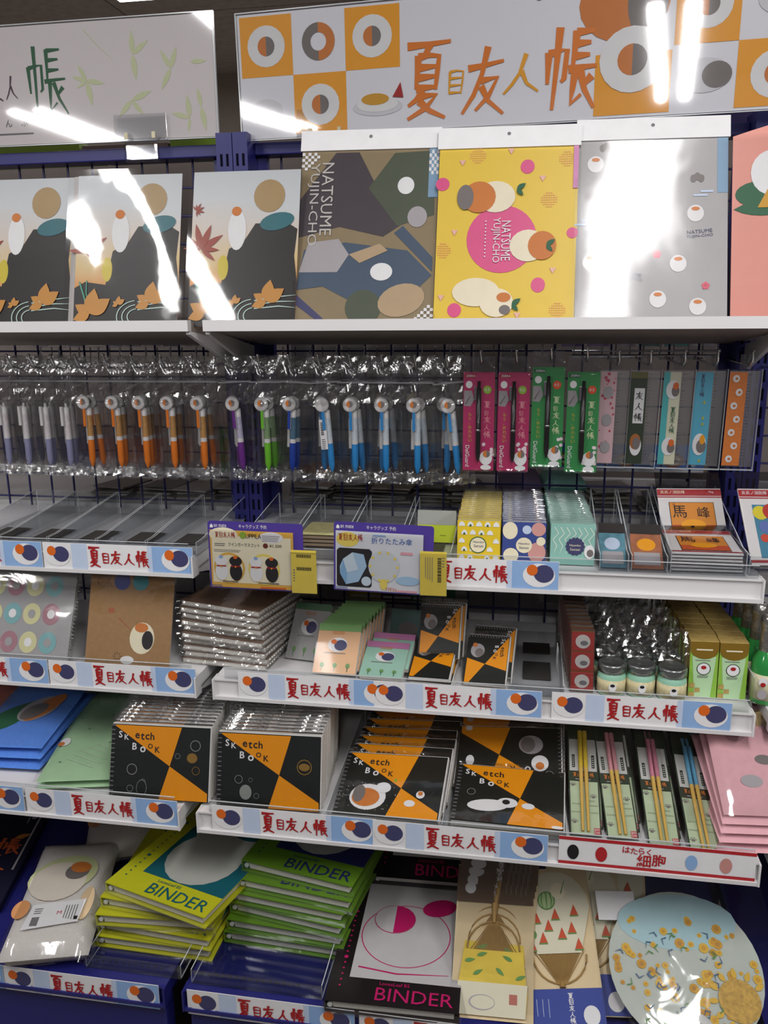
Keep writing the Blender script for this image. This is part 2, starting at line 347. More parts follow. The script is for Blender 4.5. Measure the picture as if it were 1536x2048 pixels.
# top display shelf, tilted up towards the aisle
def top_shelf(label, x0, x1):
    t = thing('shelf', label, 'shelf', Matrix.Identity(4))
    P = [(-.30, 1.467), (-.30, 1.482), (-.29, 1.4825), (-.01, 1.449), (-.01, 1.434), (-.285, 1.4665)]
    for nm, pts, mt in (('front_lip', [(-.30, 1.467), (-.285, 1.467), (-.285, 1.484), (-.30, 1.484)], WMET), ('deck', [(-.2849, 1.4668), (-.01, 1.434), (-.01, 1.449), (-.2849, 1.4818)], MUL)):
        m = M(); m.prism([(y, z) for y, z in pts], x0, x1, mt); o = m.build(nm, t)
        o.data.transform(Matrix(((0, 1, 0, 0), (1, 0, 0, 0), (0, 0, 1, 0), (0, 0, 0, 1))))
        o.data.flip_normals()
    for x in (x0+.004, x1-.004):
        m = M().prism([(-.29, 1.468), (-.29, 1.4755), (-.07, 1.441), (-.07, 1.405), (-.09, 1.402), (-.11, 1.41)], -.0035, .0035, WMET); o = m.build('bracket', t)
        o.data.transform(Matrix(((0, 1, 0, x), (1, 0, 0, 0), (0, 0, 1, -.006), (0, 0, 0, 1))))
top_shelf('white tilted display shelf of the left rack holding the autumn picture files', -.885, -.012); top_shelf('white tilted display shelf of the middle rack holding large clear files', .013, .882)
# shelf label strips
def pebble(p, x, z, s, l=1):
    """plain round stand-in for the printed emblem"""
    p.ell(x, z, s, s*.78, WHITE, l); p.ell(x+s*.3, z+s*.12, s*.62, s*.58, SLATE, l+1); p.ell(x-s*.42, z+s*.34, s*.34, s*.36, ORANGE, l+1)
preload(['夏目友人帳', 'キャラグッズ 予約', 'an mate', 'フインガーマスコット', '折りたたみ傘', 'BINDER', 'LooseLeaf B5'])
def label_mesh():
    p = Pr(); W, H = .267, .045
    p.box(0, W, 0, .0008, 0, H, WHITE)
    p.rect(.052, .08, .0005, H-.0005, SKYL, 0); p.rect(.196, W-.0005, .0005, H-.0005, SKY, 0); p.rect(.188, .196, .0005, H-.0005, SKYL, 0)
    pebble(p, .026, H*.5, .0235, 1); pebble(p, W-.03, H*.5, .0245, 1)
    for ch, x, w_, z, h_ in (('natsu', .083, .021, .006, .034), ('me', .1065, .014, .012, .018), ('yu', .122, .02, .011, .023), ('hito', .146, .018, .011, .02), ('cho', .168, .021, .009, .026)):
        p.brush(ch, x, z, w_, h_, RED, 1, .17)
    return p.mesh('shelf_label')
LM = label_mesh()
def strip(x, lvl, label, dy=0, dz=0, roll=0):
    yf, zt = SH[lvl]
    o = bpy.data.objects.new('shelf_label', LM); COL.objects.link(o); o.matrix_world = frame(x, yf-.0012-dy, zt-.0283+dz, 0, 0, roll)
    tag(o, label, 'label', 'blue and white shelf label strips'); return o
strip(-.282, 2, 'shelf label strip with red brush lettering, upper left shelf beside the first purple sign'); strip(-.551, 2, 'shelf label strip cut off by the left edge, upper left shelf under empty trays')
strip(.307, 2, 'shelf label strip partly behind the second purple sign and yellow tag')
strip(-.282, 3, 'shelf label strip below the brown kraft notebook'); strip(-.551, 3, 'shelf label strip cut off at the left edge below the grey circle notebook')
strip(.059, 3, 'shelf label strip below the peach memo pad'); strip(.288, 3, 'shelf label strip below the small sketch books', .001); strip(.570, 3, 'shelf label strip below the three candle jars')
strip(-.285, 4, 'shelf label strip below the green towel'); strip(-.556, 4, 'shelf label strip cut off at the left edge below the blue towels')
strip(.040, 4, 'shelf label strip above the green binders, under black sketch books'); strip(.302, 4, 'shelf label strip under the rightmost sketch book stacks', .001)
strip(-.292, 5, 'bottom shelf label strip below the white towel bag', 0, -.012); strip(-.56, 5, 'bottom shelf label strip cut off at the left edge', 0, -.012); strip(.022, 5, 'bottom shelf label strip below the empty blue tray', 0, -.012); strip(.296, 5, 'bottom shelf label strip below the pink and white binder', 0, -.012)
p = Pr(); W, H = .279, .046; p.box(0, W, 0, .0008, 0, H, WHITE); RB = pm('label_red', '#b3262c', .5)
p.rect(0, W, H-.0055, H, RB, 0); p.rect(0, W, 0, .005, RB, 0)
for i, ch in enumerate('はたらく'): p.text('*'+ch, .092+i*.0115, .0275-(i % 2)*.001, .0105, RB, 1)
p.text('*細', .113, .0065, .0205, RB, 1); p.text('*胞', .1345, .009, .0205, RB, 1)
for x, c in ((.021, BLACK), (.062, RB), (.19, SKY), (.238, pm('label_rose', '#c98f86', .5))): p.ell(x, .021, .0085, .0125, c, 1)
o = p.build('shelf_label'); o.matrix_world = frame(.585, -.4512, .687, 0, 0, 0); tag(o, 'white shelf label strip with red borders below the chopsticks', 'label')
# ================================================================ banners on the rack tops
def sleeve(t, w, h, th=.003):
    """stiff clear sleeve round a banner card"""
    M().box(-.0015, w+.0015, -th, -th+.0004, -.0015, h+.0015, STIFF).build('clear_sleeve', t)
    M().box(-.003, w+.003, -th, th, -.003, -.0015, ACREDGE).box(-.003, w+.003, -th, th, h+.0015, h+.003, ACREDGE).box(w+.0015, w+.003, -th, th, -.0015, h+.0015, ACREDGE).box(-.003, -.0015, -th, th, -.0015, h+.0015, ACREDGE).build('sleeve_edge', t)
LEAF = pm('pale_leaf_green', '#d5dbb1', .5); LILAC = pm('banner_lilac_white', '#e4dcdd', .5, var=.012, scale=6); BWHITE = pm('banner_white', '#e6e6ee', .45, var=.012, scale=6)
DKG = pm('ink_green', '#23603f', .5); DKP = pm('ink_plum', '#453041', .5)
W, H = .62, .197
t = thing('banner', 'pale banner with light green leaves and dark green brush lettering', 'banner', frame(-.657, -.043, 1.8005, -.6, 0, -.15))
p = Pr(); p.box(0, W, 0, .0015, 0, H, LILAC)
def leafsh(x, z, L_, ang, wd=.26):
    pts = []
    for i in range(9):
        u = i/8; pts.append((u*L_, wd*L_*.5*math.sin(PI*u**.8)))
    for i in range(7, 0, -1):
        u = i/8; pts.append((u*L_, -wd*L_*.5*math.sin(PI*u**.8)))
    c, q = math.cos(ang), math.sin(ang)
    return [(x+a*c-b*q, z+a*q+b*c) for a, b in pts]
K = .394/424   # metres of card per photographed pixel near the banner
def bp(px, pz): return (W-.003-(428-px)*K, .003+(283-pz)*K*.86)
for cx, cz, spec in ((172, 160, [(210, 25), (165, 32), (120, 34), (350, 38), (280, 46)]), (270, 112, [(90, 42), (35, 40), (275, 46)]), (262, 205, [(20, 44), (225, 40), (310, 36)]), (345, 145, [(70, 40), (120, 38), (240, 42)]), (378, 247, [(95, 42), (165, 38), (260, 25)]), (402, 225, [(100, 34), (280, 44)]), (385, 134, [(0, 32)])):
    for a, L_ in spec: p.poly(leafsh(*bp(cx, cz), L_*K, math.radians(a)), LEAF, 0)
p.stroke([bp(172, 55), bp(195, 85), bp(228, 120)], .0015, LEAF, 0)
x, z = bp(50, 245); p.brush('cho', x-.002, z+.02, 78*K, .105, DKG, 1, .075); x, z = bp(2, 190); p.brush('hito', x-.003, z, 24*K, .04, DKP, 1, .1)
p.brush('yu', x-.06, z, .05, .06, DKP, 1, .09); p.brush('me', x-.12, z, .04, .05, DKP, 1, .1); p.brush('natsu', x-.2, z, .06, .11, DKP, 1, .08)
x, z = bp(25, 248); p.text('ぷ', x, z, .012, INKG, 1); x, z = bp(0, 248); p.text('ん', x-.008, z, .012, INKG, 1)
x, z = bp(0, 265); p.lines(x-.03, z, .09, .003, 1, INKG, 1, .8)
p.build('printed_card', t); sleeve(t, W, H)
CLIPM = film('clip_acrylic', '#f1f2f3', .5, .02, .06, bump=0)
def clip(label, X, Z):
    c = thing('banner_clip', label, 'clip', frame(X, -.05, Z))
    M().bbox(-.05, .05, -.006, -.004, .004, .045, CLIPM, .0008).build('front_plate', c); M().bbox(-.05, .05, -.010, -.004, 0, .004, CLIPM, .001).build('lip', c)
    M().bbox(-.033, .033, -.012, .0, -.036, -.001, CLIPM, .006).build('clamp_body', c)
    for x in (-.026, .026): M().bbox(x-.0035, x+.0035, -.0118, -.0102, .003, .014, pm('clip_pin', '#d9cfae', .4), .0008).build('pin', c)
    M().tube([(0, -.012, -.018), (0, -.022, -.018)], .007, CLIPM, 10).build('screw', c)
clip('clear plastic clip on the rack rail holding the pale banner', -.178, 1.795)
W, H = .98, .196
t = thing('banner', 'white banner with orange chequers and orange brush lettering', 'banner', frame(.010, -.046, 1.791, -4.2, -2, 0))
p = Pr(); p.box(0, W, 0, .0015, 0, H, BWHITE)
CQ = .0935
for x in (0.004, 2*CQ+.004): p.rect(x, x+CQ, H/2, H-.004, OCHRE, 0)
p.rect(.004+CQ, .004+2*CQ, .004, H/2, OCHRE, 0)
DOT2 = lambda x, z, r, l=2: (p.ell(x, z, r, r*.95, WHITE, l-1), p.ell(x, z, r*.45, r*.45, TERRA, l, 0, PI/2, PI*1.5, 10), p.ell(x, z, r*.45, r*.45, GREY, l, 0, -PI/2, PI/2, 10))
for x, z in ((.5*CQ, .74*H), (1.5*CQ, .25*H), (2.5*CQ, .75*H)): DOT2(x+.004, z, .034)
p.ring(1.5*CQ+.004, .745*H, .014, .015, TERRA, 1, 12, -PI/2, PI/2); p.ring(1.5*CQ+.004, .745*H, .014, .015, GREY, 1, 12, PI/2, PI*1.5)
p.ell(.5*CQ, .22*H, .03, .02, pm('faint_line_grey', '#d6d5dc', .5), 1); p.ell(2.62*CQ, .2*H, .043, .014, pm('faint_line_grey', '', .5), 1); p.ell(2.62*CQ, .22*H, .036, .012, WHITE, 2); p.ell(2.58*CQ, .26*H, .024, .009, pm('tempura_gold', '#d09a2c', .5), 3); p.poly([(2.9*CQ, .27*H), (3.05*CQ, .38*H), (3.1*CQ, .26*H)], RED, 3)
OR1 = pm('brush_orange', '#e07a22', .45); OR2 = pm('brush_amber', '#eba31f', .45)
BX0 = .0
for ch, px, pw, pz, ph, m in (('natsu', 815, 88, 215, 152, OR1), ('me', 900, 36, 170, 48, OR2), ('yu', 932, 80, 205, 128, OR1), ('hito', 1012, 64, 168, 78, OR2), ('cho', 1086, 92, 190, 146, OR1)):
    k = .98/1090.; p.brush(ch, (px-474)*.000848, (258-pz)*.00083+.004+(px-474)*-.000062, pw*.00085, ph*.00083*.9, m, 2, .12, .1)
bx = .60
p.rect(bx, bx+.115, .004, H*.47, OCHRE, 0); p.ell(bx+.04, H*.83, .068, .055, TERRA, 1); p.ell(bx+.075, H*.82, .03, .05, GREY, 2)
DOT2(bx+.056, H*.42, .05, 4)
for a in (.51, .55): p.ell(a, H*.92, .005, .004, GREY, 1); [p.ell(a+.0065*math.cos(q), H*.92+.0065*math.sin(q), .0016, .0016, GREY, 1, 0, 0, 2*PI, 8) for q in (.2, .9, 1.6)]
p.rect(bx+.117, bx+.117+CQ, H/2, H-.004, OCHRE, 0); DOT2(bx+.117+CQ/2, .77*H, .035)
p.ell(bx+.117+CQ/2, .27*H, .04, .025, pm('faint_line_grey', '', .5), 1); p.ell(bx+.117+CQ*.7, .27*H, .022, .019, GREY, 2)
p.rect(bx+.117+CQ, bx+.117+2.3*CQ, .004, H/2, OCHRE, 0); DOT2(bx+.117+1.6*CQ, .25*H, .036)
p.ell(bx+.117+1.6*CQ, .78*H, .034, .024, pm('faint_line_grey', '', .5), 1)
p.build('printed_card', t); sleeve(t, W, H)
clip('clear plastic clip under the orange chequered banner above the silver file', .658, 1.800)
clip('clear plastic clip under the orange chequered banner above the brown file', .16, 1.789)
# dark purple boxes and green boxes of the far side standing on the rack top
TOPB = pm('purple_box', '#3a2564', .45)
t = thing('display_box', 'dark purple box with pale lettering behind the orange chequered banner', 'box', frame(.86, .045, 1.7895))
M().bbox(-.36, .36, 0, .09, 0, .055, TOPB, .002).build('carton', t)
p = Pr(); LVR = pm('lavender_ink', '#9a8fb4', .5); p.text('Shiny Seven Stars', .02, .024, .013, LVR, 1); p.text('KING OF PRISM', -.27, .026, .011, LVR, 1); q = p.build('lettering', t)
GRNB = pm('green_box', '#7d9c2b', .45)
for x0, x1, lb in ((-.60, -.345, 'green flat box behind the pale banner at the left edge'), (-.16, -.02, 'green flat box behind the right end of the pale banner')):
    t = thing('display_box', lb, 'box', frame((x0+x1)/2, .03, 1.7895)); M().bbox(-(x1-x0)/2, (x1-x0)/2, 0, .12, 0, .026, GRNB, .002).build('carton', t); M().box(-(x1-x0)/2+.004, (x1-x0)/2-.004, -.0004, 0, .003, .007, DKG).build('print_stripe', t)
t = thing('display_box', 'greyish brown box under the pale banner beside the clip', 'box', frame(-.25, .03, 1.7895)); M().bbox(-.09, .085, 0, .12, 0, .018, pm('taupe_box', '#7b6a66', .5), .002).build('carton', t); M().box(-.05, .05, -.0004, 0, .006, .009, WHITE).build('print_stripe', t)
# ================================================================ files and posters on the tilted shelf
AGREY = pm('art_pale_sky', '#c9cdd0', .4); 
def grad(name, stops):
    """printed colour wash, bottom to top of the sheet"""
    if name in MATS: return MATS[name]
    m = pm(name, stops[0][1], .4, .4, var=0); nt = m.node_tree; N = nt.nodes
    tc = N.new('ShaderNodeTexCoord'); sx = N.new('ShaderNodeSeparateXYZ'); cr = N.new('ShaderNodeValToRGB'); no = N.new('ShaderNodeTexNoise'); no.inputs['Scale'].default_value = 14
    mr = N.new('ShaderNodeMath'); mr.operation = 'MULTIPLY_ADD'; mr.inputs[1].default_value = 1/.25; ad = N.new('ShaderNodeMath'); ad.operation = 'MULTIPLY_ADD'; ad.inputs[1].default_value = .25; ad.inputs[2].default_value = -.125
    nt.links.new(tc.outputs['Object'], sx.inputs[0]); nt.links.new(tc.outputs['Object'], no.inputs['Vector']); nt.links.new(no.outputs['Fac'], ad.inputs[0])
    nt.links.new(sx.outputs['Z'], mr.inputs[0]); nt.links.new(ad.outputs[0], mr.inputs[2]); nt.links.new(mr.outputs[0], cr.inputs[0]); nt.links.new(cr.outputs[0], N['Principled BSDF'].inputs['Base Color'])
    e = cr.color_ramp.elements; e[0].position = stops[0][0]; e[0].color = lin(stops[0][1]); e[1].position = stops[-1][0]; e[1].color = lin(stops[-1][1])
    for a, h in stops[1:-1]: x = e.new(a); x.color = lin(h)
    return m
AUT = grad('art_autumn_wash', [(0, '#c05a2c'), (.22, '#d8893f'), (.42, '#d9bf8c'), (.62, '#d6c9bd'), (.8, '#ccd0d4'), (1, '#c4c8cc')])
ADK = pm('art_black_cloak', '#241f20', .4); ATEAL = pm('art_teal', '#2c6a74', .4); ATAN = pm('art_tan', '#a98d62', .4); AMAP = pm('art_maple_red', '#99402f', .4); AYEL = pm('art_yellow_green', '#cdb93c', .4); ABUT = pm('art_butterfly', '#c58a3f', .4); AFOAM = pm('art_foam', '#b9d3c8', .4)
def maple(p, x, z, s, rot, mat, l):
    for k in range(7): p.poly(leafsh(x, z, s*(1 if k in (2, 3, 4) else .72), rot+math.radians(-108+36*k), .26), mat, l+(k % 2))
def autumn_file():
    t = thing('clear_file', '', 'folder', None, 'autumn picture files')
    w, h = .177, .25; p = Pr(); p.box(-w/2, w/2, 0, .001, 0, h, AUT)
    X = lambda u: -w/2+w*u
    # plain rounded shapes in the colours of the print
    p.poly([(X(u), h*v) for u, v in ((0, .0), (1, .0), (1, .3), (.97, .45), (.99, .62), (.9, .66), (.6, .66), (.5, .55), (.36, .5), (.3, .28), (.1, .3), (0, .26))], ADK, 0)
    p.ell(X(.8), h*.67, w*.16, h*.055, ATEAL, 2, .2); p.ell(X(.72), h*.835, w*.145, h*.105, ATAN, 1); p.ell(X(.43), h*.62, w*.085, h*.13, WHITE, 1)
    p.ell(X(.42), h*.74, w*.045, h*.03, TERRA, 2); p.ell(X(.31), h*.38, w*.05, h*.08, AYEL, 0)
    maple(p, X(.1), h*.5, .042, 1.2, AMAP, 2); maple(p, X(.04), h*.75, .014, .4, AMAP, 2)
    for cx, cz, s in ((.73, .16, .035), (.16, .09, .042), (.43, .15, .014)):
        for a in (35, 80, 150, 200): p.poly(leafsh(X(cx), h*cz, s*(1 if a < 100 else .7), math.radians(a), .6), ABUT, 3+(a % 3))
    for k in range(3): p.ring(X(.62), h*.07, .016+.009*k, .0018, AFOAM, 3, 14, PI*.55, PI*1.45, .75); p.stroke([(X(.62), h*.07+(.016+.009*k)*.7), (X(.85), h*(.13+.03*k)), (X(1), h*(.12+.04*k))], .0018, AFOAM, 3)
    p.stroke([(X(.05), h*.3), (X(.1), h*.2), (X(.13), h*.12)], .0025, pm('art_mint', '#4f9f86', .4), 3); p.stroke([(X(.12), h*.31), (X(.12), h*.22), (X(.16), h*.14)], .0018, pm('art_mint', '#4f9f86', .4), 3)
    p.build('printed_sheet', t)
    return t
AF = autumn_file()
LAB = ('leftmost clear picture file with maple leaf, cut off by the photo edge', 'clear picture file with glaring crumpled bag, second from the left', 'clear picture file with dark cloak and maple leaf, beside the brown lettered file')
def add_sleeve(t, w, h, seed, amp, mat=SMOOTHF, y=-.006, ex=.006, nu=8, nv=10):
    m = M(); sheet(m, -w/2-ex, w/2+ex, 0, h+ex, y, mat, seed, amp, nu, nv); return m.build('plastic_sleeve', t)
poses = [(-.318, 0, .0), (-.129, 2, .012), (.066, 0, .0)]
for i, (x, yw, dy) in enumerate(poses):
    mt = frame(x, -.274-dy*.3, 1.473, yw, 15, -.3); o = AF if i == 0 else dup(AF, mt); o.matrix_world = mt; o['label'] = LAB[i]
FL = [o for o in COL.objects if o.name.startswith('clear_file') and o.type == 'EMPTY']
for i, o in enumerate(FL): add_sleeve(o, .177 if i != 1 else .19, .25, 3+i, (.0006, .0026, .0008)[i], SMOOTHF, -.004 if i != 1 else -.010)
m = M().box(.0885, .112, -.002, -.0012, 0, .25, pm('frosted_flap', '#b9b4b2', .3)).build('side_flap', FL[0])
def a4(label, x, w, h, base, yaw=0, lean=18.5, roll=-.4, header=True, y=-.272, seed=5, amp=.0008, fmat=SMOOTHF):
    t = thing('clear_file', label, 'folder', frame(x, y, 1.474, yaw, lean, roll), 'large clear files on the top shelf')
    hh = h-(.034 if header else 0)
    M().box(-w/2, w/2, 0, .0012, 0, hh, base).build('file_sheet', t)
    if header:
        M().box(-w/2-.003, w/2+.003, -.0022, .0016, hh+.0005, h, WHITE).build('header_card', t)
        M().tube([(0, -.0026, h-.012), (0, -.0019, h-.012)], .0028, INKG, 10).build('hang_hole', t)
    add_sleeve(t, w, hh-.006, seed, amp, fmat, -.0045, .004)
    return t, hh
BRN = pm('art_khaki', '#8d7c5f', .45); BDK = pm('art_slate_brown', '#463f45', .45); BOL = pm('art_olive', '#4f5747', .45); BBL = pm('art_denim', '#46566a', .45); BGR = pm('art_pale_grey', '#a9a4a8', .45); BSK = pm('art_beige', '#b59c7c', .45)
t, hh = a4('brown toned clear file with sideways white lettering and checker corner', .262, .219, .318, BRN, 1.5, 19, -.5)
p = Pr(); w = .219; X = lambda u: -w/2+w*u; Zf = lambda v: hh*v
p.poly([(X(u), Zf(v)) for u, v in ((0, .5), (.0, .72), (.25, .99), (.42, .99), (.55, .8), (.85, .62), (.62, .5), (.3, .56))], BDK, 0)
p.poly([(X(u), Zf(v)) for u, v in ((.68, .98), (.97, .99), (.98, .62), (.72, .56), (.5, .78))], BOL, 0)
p.poly([(X(u), Zf(v)) for u, v in ((0, .2), (.05, .43), (.35, .47), (.8, .42), (.98, .28), (.8, .14), (.45, .12), (.2, .22))], BBL, 1)
p.poly([(X(u), Zf(v)) for u, v in ((.02, .3), (.08, .47), (.3, .49), (.38, .4), (.3, .3))], BGR, 2); p.ell(X(.77), Zf(.14), w*.17, hh*.09, BSK, 2, .3); p.ell(X(.5), Zf(.1), w*.13, hh*.1, BOL, 1)
p.poly([(X(u), Zf(v)) for u, v in ((.38, .4), (.6, .46), (.66, .42), (.46, .35))], BSK, 3); p.poly([(X(u), Zf(v)) for u, v in ((.7, .52), (.98, .3), (.98, .38), (.76, .56))], BBL, 1); p.poly([(X(u), Zf(v)) for u, v in ((0, .12), (.18, .02), (.24, .02), (0, .18))], SLATE, 1)
p.ell(X(.86), Zf(.61), w*.07, hh*.06, BGR, 2); p.ell(X(.77), Zf(.79), w*.06, hh*.05, WHITE, 2); p.ell(X(.62), Zf(.3), w*.08, hh*.05, WHITE, 3)
for i in range(6):
    for j in range(6):
        if (i+j) % 2 == 0 and i+j < 8: p.rect(X(.0+.022*i), X(.022+.022*i), Zf(.975-.017*j), Zf(.992-.017*j), WHITE, 2); p.rect(X(.978-.022*i), X(1-.022*i), Zf(.01+.017*j), Zf(.027+.017*j), WHITE, 4)
p.rect(X(.93), X(1), Zf(.72), Zf(1), pm('art_blue_strip', '#7fa0bd', .45), 2)
for i in range(4):
    for j in range(7):
        if (i+j) % 2: p.rect(X(.93+.0175*i), X(.9475+.0175*i), Zf(.85+.02*j), Zf(.87+.02*j), WHITE, 3)
LG = pm('art_silver_ink', '#c4bfbb', .45); p.text('NATSUME', X(.155), Zf(.93), .019, LG, 3, hh*.42, -PI/2); p.text('YUJIN-CHO', X(.05), Zf(.93), .019, LG, 3, hh*.48, -PI/2)
p.build('print', t)
YEL = pm('art_sunny_yellow', '#eac746', .42, var=.02); PNK = pm('art_hot_pink', '#e0568b', .42); PNKL = pm('art_pale_pink', '#edb7a8', .42); ORL = pm('art_peach', '#efb366', .42); CRM = pm('art_cream', '#efe4c8', .42)
t, hh = a4('yellow clear file with pink polka dots and white sideways lettering', .478, .211, .31, YEL, .8, 18, -.4, seed=8)
p = Pr(); w = .211; X = lambda u: -w/2+w*u; Zf = lambda v: hh*v
p.ell(X(.47), Zf(.48), w*.25, w*.25, PNK, 1, n=32)
for u, v, r in ((.64, .89, .053), (.03, .8, .05), (.74, .22, .055), (.15, .08, .053), (.97, .51, .04)): p.ell(X(u), Zf(v), w*min(r, .05), w*r, PNK, 1)
for u, v in ((.28, .96), (.92, .93), (.8, .7), (.05, .42), (.88, .08), (.48, .01)):
    for i in range(-3, 4):
        for j in range(-3, 4):
            if i*i+j*j < 11 and 0 < u+i*.017 < 1 and 0 < v+j*.013 < 1: p.ell(X(u+i*.017), Zf(v+j*.013), .0013, .0013, ORL, 1, 0, 0, 2*PI, 6)
for u, v in ((.17, .92), (.52, .98), (.75, .82), (.13, .52), (.05, .15), (.6, .05), (.84, .3)): p.poly([(X(u), Zf(v)-.005), (X(u)+.005, Zf(v)+.004), (X(u)-.005, Zf(v)+.004)], PNKL, 1)
for u, v, rx, rz, c, l in ((.42, .72, .14, .1, CRM, 2), (.3, .72, .12, .1, TERRA, 3), (.2, .72, .06, .08, GREY, 4), (.66, .44, .13, .1, CRM, 2), (.76, .44, .1, .09, TERRA, 3), (.3, .18, .17, .09, CRM, 2), (.45, .12, .12, .09, CRM, 3), (.5, .15, .05, .03, TERRA, 4), (.51, .08, .04, .03, GREY, 4)): p.ell(X(u), Zf(v), w*rx, hh*rz*.9, c, l)
for u, v in ((.57, .76), (.79, .44), (.56, .11)): p.poly(leafsh(X(u), Zf(v), .016, .6, .5), DKG, 5); p.poly(leafsh(X(u), Zf(v), .014, -.8, .5), DKG, 5)
p.rect(X(.965), X(1), Zf(.76), Zf(1), pm('art_mauve', '#d488b8', .42), 2)
p.text('NATSUME', X(.47), Zf(.58), .014, WHITE, 5, hh*.225, -PI/2); p.text('YUJIN-CHO', X(.395), Zf(.6), .014, WHITE, 5, hh*.255, -PI/2); [p.ell(X(.355), Zf(.58-.02*i), .0012, .0012, WHITE, 5, 0, 0, 2*PI, 6) for i in range(11)]
p.build('print', t)
SIL = pm('silver_sheet', '#a9a6a7', .5, .5, 0, var=.03); 
t, hh = a4('silver grey clear file with white glare, small lettering and red flowers', .692, .217, .318, SIL, 1.2, 19.5, -.4, seed=2, amp=.0022, fmat=SOFTG)
p = Pr(); w = .217; X = lambda u: -w/2+w*u; Zf = lambda v: hh*v; FLW = pm('art_flower_red', '#d5526a', .4)
def flower(u, v, s, c=FLW, l=1):
    for k in range(5): p.ell(X(u)+s*.6*math.cos(k*1.2566+.3), Zf(v)+s*.6*math.sin(k*1.2566+.3), s*.5, s*.5, c, l+(k % 2), 0, 0, 2*PI, 8)
for u, v, s in ((.52, .84, .004), (.39, .58, .0045), (.54, .37, .006), (.86, .2, .0055)): flower(u, v, s)
for u, v in ((.19, .96), (.1, .69), (.8, .78)): [p.ell(X(u+d), Zf(v)+.001*k, .0045, .006, GREY, 1) for d, k in ((-.025, 0), (0, 3), (.025, 0))]
for u, v in ((.12, .87), (.79, .59), (.68, .32), (.38, .41), (.81, .09), (.24, .07), (.1, .33), (.55, .13)): p.ell(X(u), Zf(v), .012, .013, pm('art_offwhite', '#dcdadb', .4), 1); p.ell(X(u), Zf(v)+.007, .006, .003, TERRA, 2)
for u, v in ((.84, .7), (.55, .54), (.05, .55)): p.rect(X(u)-.014, X(u)+.006, Zf(v)-.005, Zf(v)-.002, SKYL, 1); p.rect(X(u)-.004, X(u)+.014, Zf(v)+.001, Zf(v)+.004, SKYL, 1)
for u, v, r in ((.81, .45, .09), (.35, .25, -.25), (.13, .46, .05), (.36, .82, -.15)): p.text('NATSUME', X(u)-.016, Zf(v)+.0075, .0055, SLATE, 1, .036, r); p.text('YUJIN-CHO', X(u)-.017, Zf(v), .0055, SLATE, 1, .038, r)
p.rect(X(.93), X(1), Zf(.7), Zf(1), pm('art_blue_strip', '', .4), 0)
p.build('print', t)
CORAL = pm('coral_sheet', '#e09486', .42, var=.03)
t = thing('clear_file', 'coral pink file with rounded top corner at the right edge', 'folder', frame(.89, -.268, 1.474, 0, 17, 0), 'large clear files on the top shelf')
pts = [(-.085, 0), (.085, 0), (.085, .305), (.02, .302), (-.03, .295), (-.06, .286), (-.085, .278)]
M().prism(pts, 0, .0015, CORAL).build('file_sheet', t)
p = Pr(); p.ell(-.045, .19, .036, .02, DKG, 1); p.poly(leafsh(-.083, .168, .1, .03, .22), DKG, 1); p.ell(-.03, .222, .03, .034, WHITE, 2); p.ell(-.02, .243, .016, .02, TERRA, 3); p.poly([(-.05, .17), (-.035, .2), (-.018, .17)], pm('tempura_gold', '', .5), 3); p.build('print', t)
add_sleeve(t, .16, .272, 21, .0008)
# ================================================================ hooks and hanging packs
hk = M().tube([(0, .004, 0), (0, -.17, 0), (0, -.185, .002), (0, -.193, .008), (0, -.2, .024)], .0022, CHROME, 8)
hk = hk.mesh('prong'); hb = M().tube([(-.012, -.004, .03), (-.012, -.006, .0), (.012, -.006, 0), (.012, -.004, .03)], .0018, CHROME, 6).mesh('mount'); ht = M().lathe([(.0, .002), (.0024, .001), (.0028, -.001), (.0022, -.003)], CHROME, 10).mesh('tip_cap')
def hook(X, label, Z=1.401):
    t = thing('display_hook', label, 'hook', Matrix.Translation((X, 0, Z)), 'chrome display hooks')
    for nm, me, l in (('prong', hk, (0, 0, 0)), ('mount', hb, (0, 0, 0)), ('tip_cap', ht, (0, -.2, .0245))):
        o = bpy.data.objects.new(nm, me); COL.objects.link(o); o.parent = t; o.location = l
GRIPC = {'orange': '#e0781f', 'purple': '#6a2a86', 'green': '#6dbd2e', 'navy': '#1b3f9e', 'blue': '#2d8bd0', 'lavender': '#8d8eb0'}
PENW = pm('pen_white', '#dcd9da', .3); BARC = pm('insert_paper', '#c9c7c6', .6)
def dia(p, x, z0, z1, cols, r=.0042):
    z = z0; i = 0
    while z < z1:
        p.poly([(x-r, z+r*.9), (x, z), (x+r, z+r*.9), (x, z+r*1.8)], cols[i % len(cols)], 0); z += r*1.9; i += 1
PENP = {}
